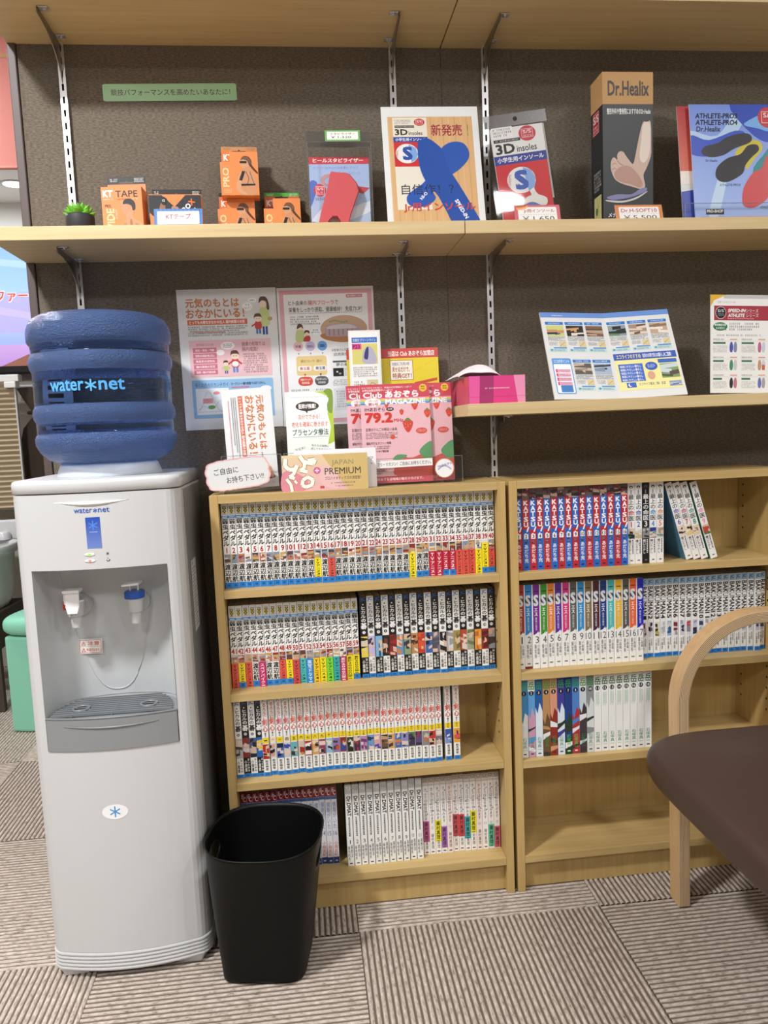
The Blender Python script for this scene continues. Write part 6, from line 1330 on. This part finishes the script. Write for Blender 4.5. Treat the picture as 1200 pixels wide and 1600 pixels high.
# magazines
holder('magazine_holder', 'wide clear acrylic holder full of pink magazines', .1075, -.134, ZB, .242, .078, .055, .10)
def strawberry(p, x, y, s, l=3, a=0.0):
    p.blob([(x-4.2*s, y+2*s), (x-2*s, y+4.4*s), (x+2*s, y+4.4*s), (x+4.2*s, y+2*s), (x+2.4*s, y-3.4*s), (x, y-5.6*s), (x-2.4*s, y-3.4*s)], '#d8483c', l); p.blob([(x-3.4*s, y+3*s), (x-1*s, y+5.8*s), (x+1*s, y+5.8*s), (x+3.4*s, y+3*s), (x+1*s, y+4*s), (x-1*s, y+4*s)], '#5a9448', l+.4)
    for k in range(5): p.ell(x+(-2+k % 3*2)*s, y+(1-2*(k//3)-.6*(k % 2))*s, .28*s, .4*s, '#f0c890', l+.6, 6)
def mag(label, x, y, badge=False):
    p = Print(); W_, H = 145, 205; p.clip = (0, 0, 145, 205)
    p.rect(0, 0, W_, H, '#ecbcc4', 1)
    for k in range(60): p.ell(6+(k*37) % 134, 20+(k*53) % 130, .9, .9, '#f6dce0', 1.5, 6)
    p.rect(0, 176, W_, H, '#cf4c5c', 2); p.fit('ひとつひとつ大切に！ 地域の元気情報がいっぱい！', 4, 196, 108, 200, '#fbeef0', 3, .01); p.fit('お得な加盟店情報がいっぱい！', 5, 190.5, 68, 195, '#fbeef0', 3, .02); p.fit('Club', 6, 177, 46, 189, '#fdf8f8', 3, .03); p.fit('あおぞら', 52, 176.5, 122, 191, '#fdf8f8', 3, .05); p.ell(132, 195, 8, 8, '#f0c43c', 3, 20); p.fit('無料', 127.5, 196, 136.5, 199.5, '#8c5c14', 4, .02); p.fit('FREE', 127.5, 191.5, 136.5, 194.5, '#8c5c14', 4, .02)
    for k, cc in enumerate(('#e8a0b0', '#f2d258', '#9ccc74', '#7cb4e0', '#5c88c8')): p.rect(0, 173.6-2.6*k, W_, 176.2-2.6*k, cc, 2.3)
    p.ell(26, 168, 17, 9, '#fbf6f6', 3, 26); p.fit('1月〜3月', 17, 168, 36, 173, '#c84c5c', 4, .0); p.fit('第5号', 16, 160.5, 37, 167, '#c0343c', 4, .02); p.fit('MAGAZINE', 52, 163, 136, 174, '#fdfafc', 4, .05)
    p.fit('FMあおぞら', 8, 149, 50, 157, '#2c2426', 3, .012); p.ell(61, 153, 8, 4, '#2c2426', 3, 18); p.fit('周波数', 56, 151, 66, 155, '#f4ecec', 4, .01); p.fit('79.2', 8, 125, 66, 147, '#d4362c', 3, .05); p.fit('MHz', 68, 126, 88, 133, '#c83c34', 3, .03); p.fit('亘理のりんごの明るい未来', 8, 108, 74, 115, '#3c2c30', 3, .01); p.greek(8, 92, 76, 106, 4, '#5c4448', 3, 5); p.fit('運転代行＆タクシー特集', 8, 80, 60, 86, '#3c2c30', 3, .012); p.greek(24, 70, 58, 78, 2, '#5c4448', 3, 6); p.fit('からあげ最前線', 24, 64, 54, 69, '#3c2c30', 3, .012)
    strawberry(p, 113, 159, 1.7); strawberry(p, 85, 146, 1.1); strawberry(p, 139, 142, 1.7); strawberry(p, 97, 118, 2.6); strawberry(p, 54, 161, 1.0); p.ell(125, 106, 12, 6.4, '#d8584c', 3, 22); p.fit('とりにいこう', 117, 104, 133, 108.5, '#fbeeea', 4, .0); p.ell(64, 95, 5, 5, '#e05c3c', 3, 18)
    p.blob([(64, 30), (70, 46), (84, 54), (100, 50), (124, 58), (145, 64), (146, 14), (70, 14)], '#d65448', 2.6); p.blob([(118, 62), (132, 78), (146, 82), (146, 50), (132, 46)], '#5f9c68', 2.8); p.blob([(62, 48), (72, 58), (92, 56), (80, 48)], '#5f9c68', 3)
    p.blob([(16, 36), (22, 48), (38, 46), (46, 38), (36, 34)], '#9ab8c4', 2.6); p.greek(12, 18, 44, 32, 3, '#4c3c40', 3, 8); p.rect(0, 0, W_, 14, '#cf5462', 3); p.fit('FMあおぞらは地域の輪をひろげます。', 20, 5, 124, 11, '#fbeef0', 4, .01)
    o = sheet('magazine', label, 'magazine', .145, .205, (x, y, ZB+.0045), (R(-5), 0, 0), .003, p, 'gloss', group='pink free magazines in the holder')
    return o
mag('pink radio magazine in front of its two copies', .0965, -.120); mag('pink radio magazine poking out left behind the front copy', .0690, -.100); mag('pink radio magazine poking out right behind the front copy', .1440, -.112)
p = Print(); p.rect(0, 0, 118, 15, '#f6f4f2', 1); p.fit('フリーマガジン！ご自由にお持ちください。', 3, 3.5, 115, 11.5, '#303034', 2, .01)
o = MB().box(0, .118, 0, .0004, 0, .015).build('paper_strip', M['paper'], None, (.048, -.1348, ZB+.036), (0, R(-1), 0)); tag(o, 'narrow white paper strip with lettering on the magazine holder front', 'label'); p.build('printing', o, 'print', (0, -.0001, 0))
p = Print(); p.ell(0, 0, 20, 20, '#d8b48c', 1, 36); p.ell(0, 0, 18.6, 18.6, '#f2f4f6', 2, 36); p.curve([(-14+2*k, -2+8*sin(pi*k/14)) for k in range(15)], 1.4, '#e88c9c', 3); p.curve([(-14+2*k, -4+8*sin(pi*k/14)) for k in range(15)], 1.4, '#8cb8e0', 3); p.text('FMあおぞら', -13, 1, 6, '#4a74b4', 4, .01, ang=R(14))
o = MB().lathe([(.02, 0), (.02, .0006)], (0, 0, 0), 36, axis='y').build('round_sticker', M['paper'], None, (.1905, -.1342, ZB+.031)); tag(o, 'round white sticker with a rainbow on the right of the magazine holder', 'sticker'); p.build('printing', o, 'print', (0, -.0007, 0))
p = Print(); W_, H = 68, 326; p.rect(3, 3, 65, 323, '#f4f4f0', 1); p.rect(7, 300, 61, 311, '#3c74c4', 2); p.fit('加盟店 グリーンライン', 9, 302.5, 58, 308.5, '#eaf0f8', 3, .01); p.rect(7, 255, 61, 298, '#dcd47c', 2); p.rect(7, 286, 27, 298, '#e44c9c', 3); p.fit('P23', 9, 288, 24, 296, '#5c1444', 4, .02); p.blob([(30, 258), (30, 280), (40, 292), (50, 288), (58, 270), (56, 256)], '#b8b4c8', 3); p.blob([(32, 268), (36, 286), (42, 290), (40, 266)], '#3c3c74', 4); p.greek(8, 228, 60, 250, 5, '#5c5c5c', 2, 61); p.rect(36, 200, 60, 222, '#d8cca8', 2); p.curve([(38, 204), (46, 216), (58, 210)], .9, '#a06844', 3); p.greek(8, 204, 32, 220, 3, '#7c7c7c', 2, 62); p.fit('0233-55-7541', 22, 190, 62, 196, '#2c64b8', 2, .015); p.rect(8, 174, 61, 187, '#b4dce4', 2); p.fit('カード提示で', 22, 181, 42, 185, '#2c3c44', 3, .0); p.fit('粗品メニュー特典付', 22, 176, 56, 180, '#c0503c', 3, .0)
sheet('laminated_strip', 'tall narrow laminated notice with a pink page tag behind the magazines', 'notice', .068, .326, (.0425, -.0595, ZB+.0002), (R(-1.5), 0, 0), .0012, p, 'gloss')
p = Print(); p.rect(0, 0, 200, 289, '#f6f6f2', 1); p.rect(0, 268, 200, 289, '#cf5048', 2); p.fit('当店は Club あおぞら加盟店', 90, 272, 192, 284, '#fbeeea', 3, .03); p.rect(0, 210, 200, 268, '#ecd634', 2)
for k in range(40): p.ell(6+(k*31) % 190, 213+(k*17) % 52, 1.1, 1.1, '#d8bc20', 2.5, 6)
p.rect(93, 220, 144, 264, '#b87c44', 3); p.rect(94.5, 221.5, 142.5, 262.5, '#f8f2e4', 4); p.fit('加盟店ご利用の際', 98, 252, 136, 259, '#5c4c9c', 5, .0); p.fit('見せるだけで、', 98, 238, 136, 249, '#a84c1c', 5, .02); p.fit('特典GET！', 98, 224, 140, 236, '#a84c1c', 5, .02); p.poly([(146, 209), (196, 218), (196, 224), (146, 215)], '#d0503c', 4); p.fit('Club あおぞら カード 会員募集中', 84, 201, 142, 207, '#4a4a4c', 3, .0); p.fit('■入会金・年会費 無料！ ■中学生以上なら誰でもOK！', 84, 191, 196, 198, '#3c3c3e', 3, .0); p.fit('■入会手続きもカンタン！ ■カード会員だけの特典たっぷり！', 84, 182, 196, 189, '#3c3c3e', 3, .0); p.greek(84, 174, 190, 179, 1, '#5c5c5e', 3, 9)
sheet('laminated_flyer', 'yellow laminated flyer with a red heading behind the pink magazines', 'flyer', .200, .289, (.1045, -.045, ZB+.0002), (R(-4), 0, 0), .0012, p, 'gloss')

# ------------------------------------------------------------------ things on the lowest shelf
ZS = 1.0521
tb = thing('tissue_box', 'pink tissue box with a tissue pulled out, on the lowest shelf', 'tissue box', (.2875, -.207, ZS))
def pinkbox():
    mb = MB().box(-.0565, .0565, 0, .195, 0, .054); me = mb.mesh('carton', M['print']); at = me.color_attributes.new('col', 'FLOAT_COLOR', 'POINT'); at.data.foreach_set('color', list(lin('#d0467c'))*len(me.vertices)); o = bpy.data.objects.new('carton', me); link(o, tb)
    b = o.modifiers.new('bevel', 'BEVEL'); b.width = .001; b.segments = 2
    p = Print(); p.rect(0, 0, 113, 54, '#dd3f86', 1); p.poly([(0, 0), (20, 0), (22, 54), (0, 54)], '#e45ca0', 2); p.poly([(20, 0), (48, 0), (50, 54), (22, 54)], '#a8326c', 2); p.poly([(90, 54), (113, 54), (113, 0), (98, 0)], '#ec94b8', 2); p.rect(0, 13, 113, 13.6, '#c03470', 3); p.greek(32, 28, 82, 31.5, 1, '#f8e0ea', 4, 3, ragged=0); p.build('front_print', o, 'print', (-.0565, -.0001, 0))
    p = Print(); p.rect(0, 2, 193, 53, '#d24a64', 1); p.build('printing', o, 'print', fn=lambda x, y, z: (-.0566-z, .194-x, y))
pinkbox()
ts = MB(); nx, ny = 22, 12; vs = []
for j in range(ny+1):
    for i in range(nx+1):
        u, v = i/nx, j/ny; x = -.070+.088*u; hgt = .0552+(.026*math.sin(pi*min(1, u*1.02))**.7+.004*sin(9*u+4*v))*(math.sin(pi*(.06+.9*v))**.6)
        vs.append((x+.006*sin(5*v), .035+.115*v, max(.0555, hgt)))
fs = [(j*(nx+1)+i, j*(nx+1)+i+1, (j+1)*(nx+1)+i+1, (j+1)*(nx+1)+i) for j in range(ny) for i in range(nx)]
ts.add(vs, fs, 0, True); to = ts.build('tissue', M['tissue'], tb); sm = to.modifiers.new('thick', 'SOLIDIFY'); sm.thickness = .0006
# open magazine
om = thing('open_magazine', 'open magazine with small photos and a yellow advert leaning on the wall shelf', 'magazine', (.5600, -.168, ZS+.0045), (R(-26), 0, 0))
def page(sgn, draw, name):
    w, h = .1425, .2085; pg = MB(); off = .010
    xo, xi = (-w, 0) if sgn < 0 else (0, w)
    yo, yi = (0, off) if sgn < 0 else (off, 0)
    pg.add([(xo, yo, 0), (xi, yi, 0), (xi, yi+.004, 0), (xo, yo+.004, 0), (xo, yo, h), (xi, yi, h), (xi, yi+.004, h), (xo, yo+.004, h)], [(3, 2, 1, 0), (4, 5, 6, 7), (0, 1, 5, 4), (1, 2, 6, 5), (2, 3, 7, 6), (3, 0, 4, 7)])
    o = pg.build(name, M['paper'], om); draw.build('printing', o, 'print', fn=lambda x, y, z: (xo+x, (yo+(yi-yo)*x/w)-.0001-z, y)); return o
def ad(p, x, y, cols, seed, w=42):
    p.rect(x, y+60, x+w-2, y+67, '#2c78c8', 2); p.greek(x+6, y+61.6, x+w-8, y+65.4, 1, '#e4f0fa', 3, seed, ragged=0); p.art(x+1, y+32, x+w-3, y+58, cols, 2, seed); p.greek(x+1, y+20, x+w-3, y+31, 4, '#606060', 2, seed+3); p.rect(x+w-18, y+6, x+w-3, y+19, '#ddc998', 2); p.line(x+w-17, y+8, x+w-5, y+17, .8, '#a8804c', 3); p.greek(x+1, y+9, x+w-21, y+18, 4, '#8c8c8c', 2, seed+5); p.rect(x+10, y+2, x+w-3, y+5, '#5c94d0', 2); p.rect(x, y-6, x+w-3, y+1.5, '#bcdce0', 2); p.ell(x+5, y-2, 3, 2.4, '#4ca0b8', 3, 10); p.greek(x+10, y-4.6, x+w-8, y, 2, '#5c6c74', 3, seed+7)
p = Print(); p.rect(0, 196, 142.5, 208.5, '#6c94d8', 1); p.greek(26, 199, 52, 203, 1, '#e8f0fa', 2, 2, ragged=0)
for k, cc in enumerate((['#ccd07c', '#2c3450', '#c49468'], ['#2c2824', '#d8a070', '#e8dccc'], ['#7c5c48', '#b89c84', '#4c3c38'])): ad(p, 8+44*k, 118, cc, 100+k)
p.rrect(8, 12, 50, 96, 4, '#5c9cdc', 2); p.rrect(10, 14, 48, 82, 3, '#f2f6fa', 3); p.fit('ココがポイント', 12, 85, 46, 93, '#eaf4fc', 4, .02)
for k in range(4): p.rect(13, 62-10*k, 45, 70-10*k, '#f0b4c8', 4); p.rect(13, 62-10*k, 17, 70-10*k, '#e0487c', 5); p.greek(19, 63-10*k, 44, 69-10*k, 2, '#7c4c60', 5, k)
p.rrect(18, 16, 44, 32, 1, '#3c7cc4', 4); ad(p, 54, 26, ['#5c5850', '#c8b49c', '#8c8478'], 110); ad(p, 98, 26, ['#a8b8d0', '#343440', '#8490a8'], 111)
page(-1, p, 'left_page')
p = Print(); p.rect(0, 196, 142.5, 208.5, '#6c94d8', 1)
for k, cc in enumerate((['#8c9ca0', '#24282c', '#5c8c58'], ['#a88c78', '#e0d0c0', '#6c4c3c'], ['#c0a488', '#ece0d4', '#8c7058'])): ad(p, 4+45*k, 118, cc, 120+k)
p.rect(4, 18, 138, 106, '#efe89c', 2); p.rect(4, 90, 138, 106, '#3458b4', 3); p.fit('エコライフのすすめ', 10, 93, 62, 103, '#f0e48c', 4, .02); p.fit('毎月のお得で安心な暮らしをご提案！', 66, 93, 128, 103, '#f4f4f8', 4, .02); p.rect(10, 38, 62, 80, '#3868c4', 3)
for k in range(5): p.fit('地球にやさしい暮らし', 13, 71-8*k, 58, 77-8*k, '#f2f2f4', 4, .02)
p.ell(80, 72, 13, 10, '#2c58bc', 3, 24); p.greek(72, 68, 88, 77, 3, '#e4ecf8', 4, 3); p.ell(76, 50, 8, 10, '#d8a488', 3, 20); p.art(98, 42, 136, 76, ['#7c9c5c', '#3c4c38', '#c8d4d8', '#54443c'], 3, 9); p.rect(96, 78, 136, 87, '#3464c0', 3); p.fit('エコライフ東北（株）支店', 46, 27, 102, 34, '#3c4c8c', 3, .01); p.rect(20, 24, 40, 36, '#2c64c0', 3); p.ell(27, 30, 4, 4, '#f4f4f8', 4, 16); p.ell(29, 31, 3.4, 3.4, '#2c64c0', 5, 16); p.art(110, 22, 136, 34, ['#8c9cc0', '#c8ccd8', '#5c6c94'], 3, 4)
page(1, p, 'right_page')
# flyer at the right edge
p = Print(); W_, H = 148, 208; p.rect(0, 0, W_, H, '#f4f4f1', 1); p.poly([(0, H), (36, H), (8, 196), (0, 182)], '#e8b83c', 2); p.rect(30, 200, W_, H, '#c8c8c8', 1.5); p.fit('スポーツインソール', 16, 190, 56, 195, '#7c7c84', 2, .0)
p.rect(8, 154, W_, 185, '#aa3a48', 2); p.ell(23, 170, 12, 13, '#e8d8d8', 3, 28); p.ell(23, 170, 11, 12, '#26262c', 4, 28); p.fit('S/S', 16, 171, 30, 177, '#d8d8d8', 5, .02); p.greek(16, 163, 30, 169, 2, '#b0b0b0', 5, 2); p.fit('SPEED-IN', 39, 171.5, 78, 178.5, '#fbf4f4', 4, .04, shear=.15); p.fit('シリーズ', 80, 171.5, 108, 178.5, '#fbf4f4', 4, .0); p.fit('ATHLETE', 39, 161, 76, 168, '#fbf4f4', 4, .04, shear=.15); p.fit('シリーズ', 80, 161, 108, 168, '#fbf4f4', 4, .0); p.rect(39, 169.5, 108, 170, '#e8c4c8', 4); p.fit('Powered by Technical Perfect Insole', 39, 156, 98, 159.5, '#f0d8dc', 4, .0)
p.ell(22, 141, 16, 9, '#2c7a4c', 2, 28); p.poly([(30, 136), (36, 132), (34, 140)], '#2c7a4c', 2); p.fit('練習機能回復', 9, 142, 35, 147, '#eef6f0', 3, .02); p.fit('もお任せ！', 12, 135, 32, 140, '#eef6f0', 3, .02); p.greek(42, 132, 112, 150, 3, '#8c8c90', 2, 71); p.greek(14, 120, 116, 125, 1, '#7c7c80', 2, 72)
for r_ in range(3):
    for c_ in range(2):
        x, y = 6+64*c_, 84-38*r_; p.fit(('SPEED-IN', 'SPEED-IN SLIM', 'SPEED-IN SLIM-A1', 'SPEED-IN SLIM-A2', 'ATHLETE-SUMMIT', 'SPEED-IN CLUB')[r_*2+c_], x, y+28, x+24, y+31.5, '#5c6c64', 2, .0); p.rect(x+38, y+28.5, x+54, y+31, '#e0a08c', 2); p.rect(x, y+26, x+58, y+26.4, '#c8c0b8', 2); p.rect(x, y+20, x+28-4*r_, y+24, '#3c7858', 2); p.greek(x, y+2, x+32, y+17, 5, '#a8a8ac', 2, 80+r_*2+c_)
        c1, c2 = (('#5458b4', '#8490ac'), ('#c46894', '#ccd4dc'), ('#4c946c', '#ccd0d4'), ('#c89c78', '#d0d4dc'), ('#34343c', '#c87c8c'), ('#6c74c0', '#a8a8b0'))[r_*2+c_]
        p.blob([(x+38, y+4), (x+37, y+14), (x+39, y+23), (x+43, y+24), (x+45, y+14), (x+43, y+3)], c1, 2); p.blob([(x+47, y+4), (x+46, y+14), (x+48, y+23), (x+52, y+24), (x+54, y+14), (x+52, y+3)], c2, 2)
        if r_*2+c_ == 3: p.rect(x+46.5, y+3, x+53, y+14, '#d06458', 3)
sheet('insole_flyer', 'white insole price flyer with a dark red heading at the right edge', 'flyer', .148, .208, (.8440, -.135, ZS+.0033), (R(-4), R(2), 0), .0008, p, 'gloss')
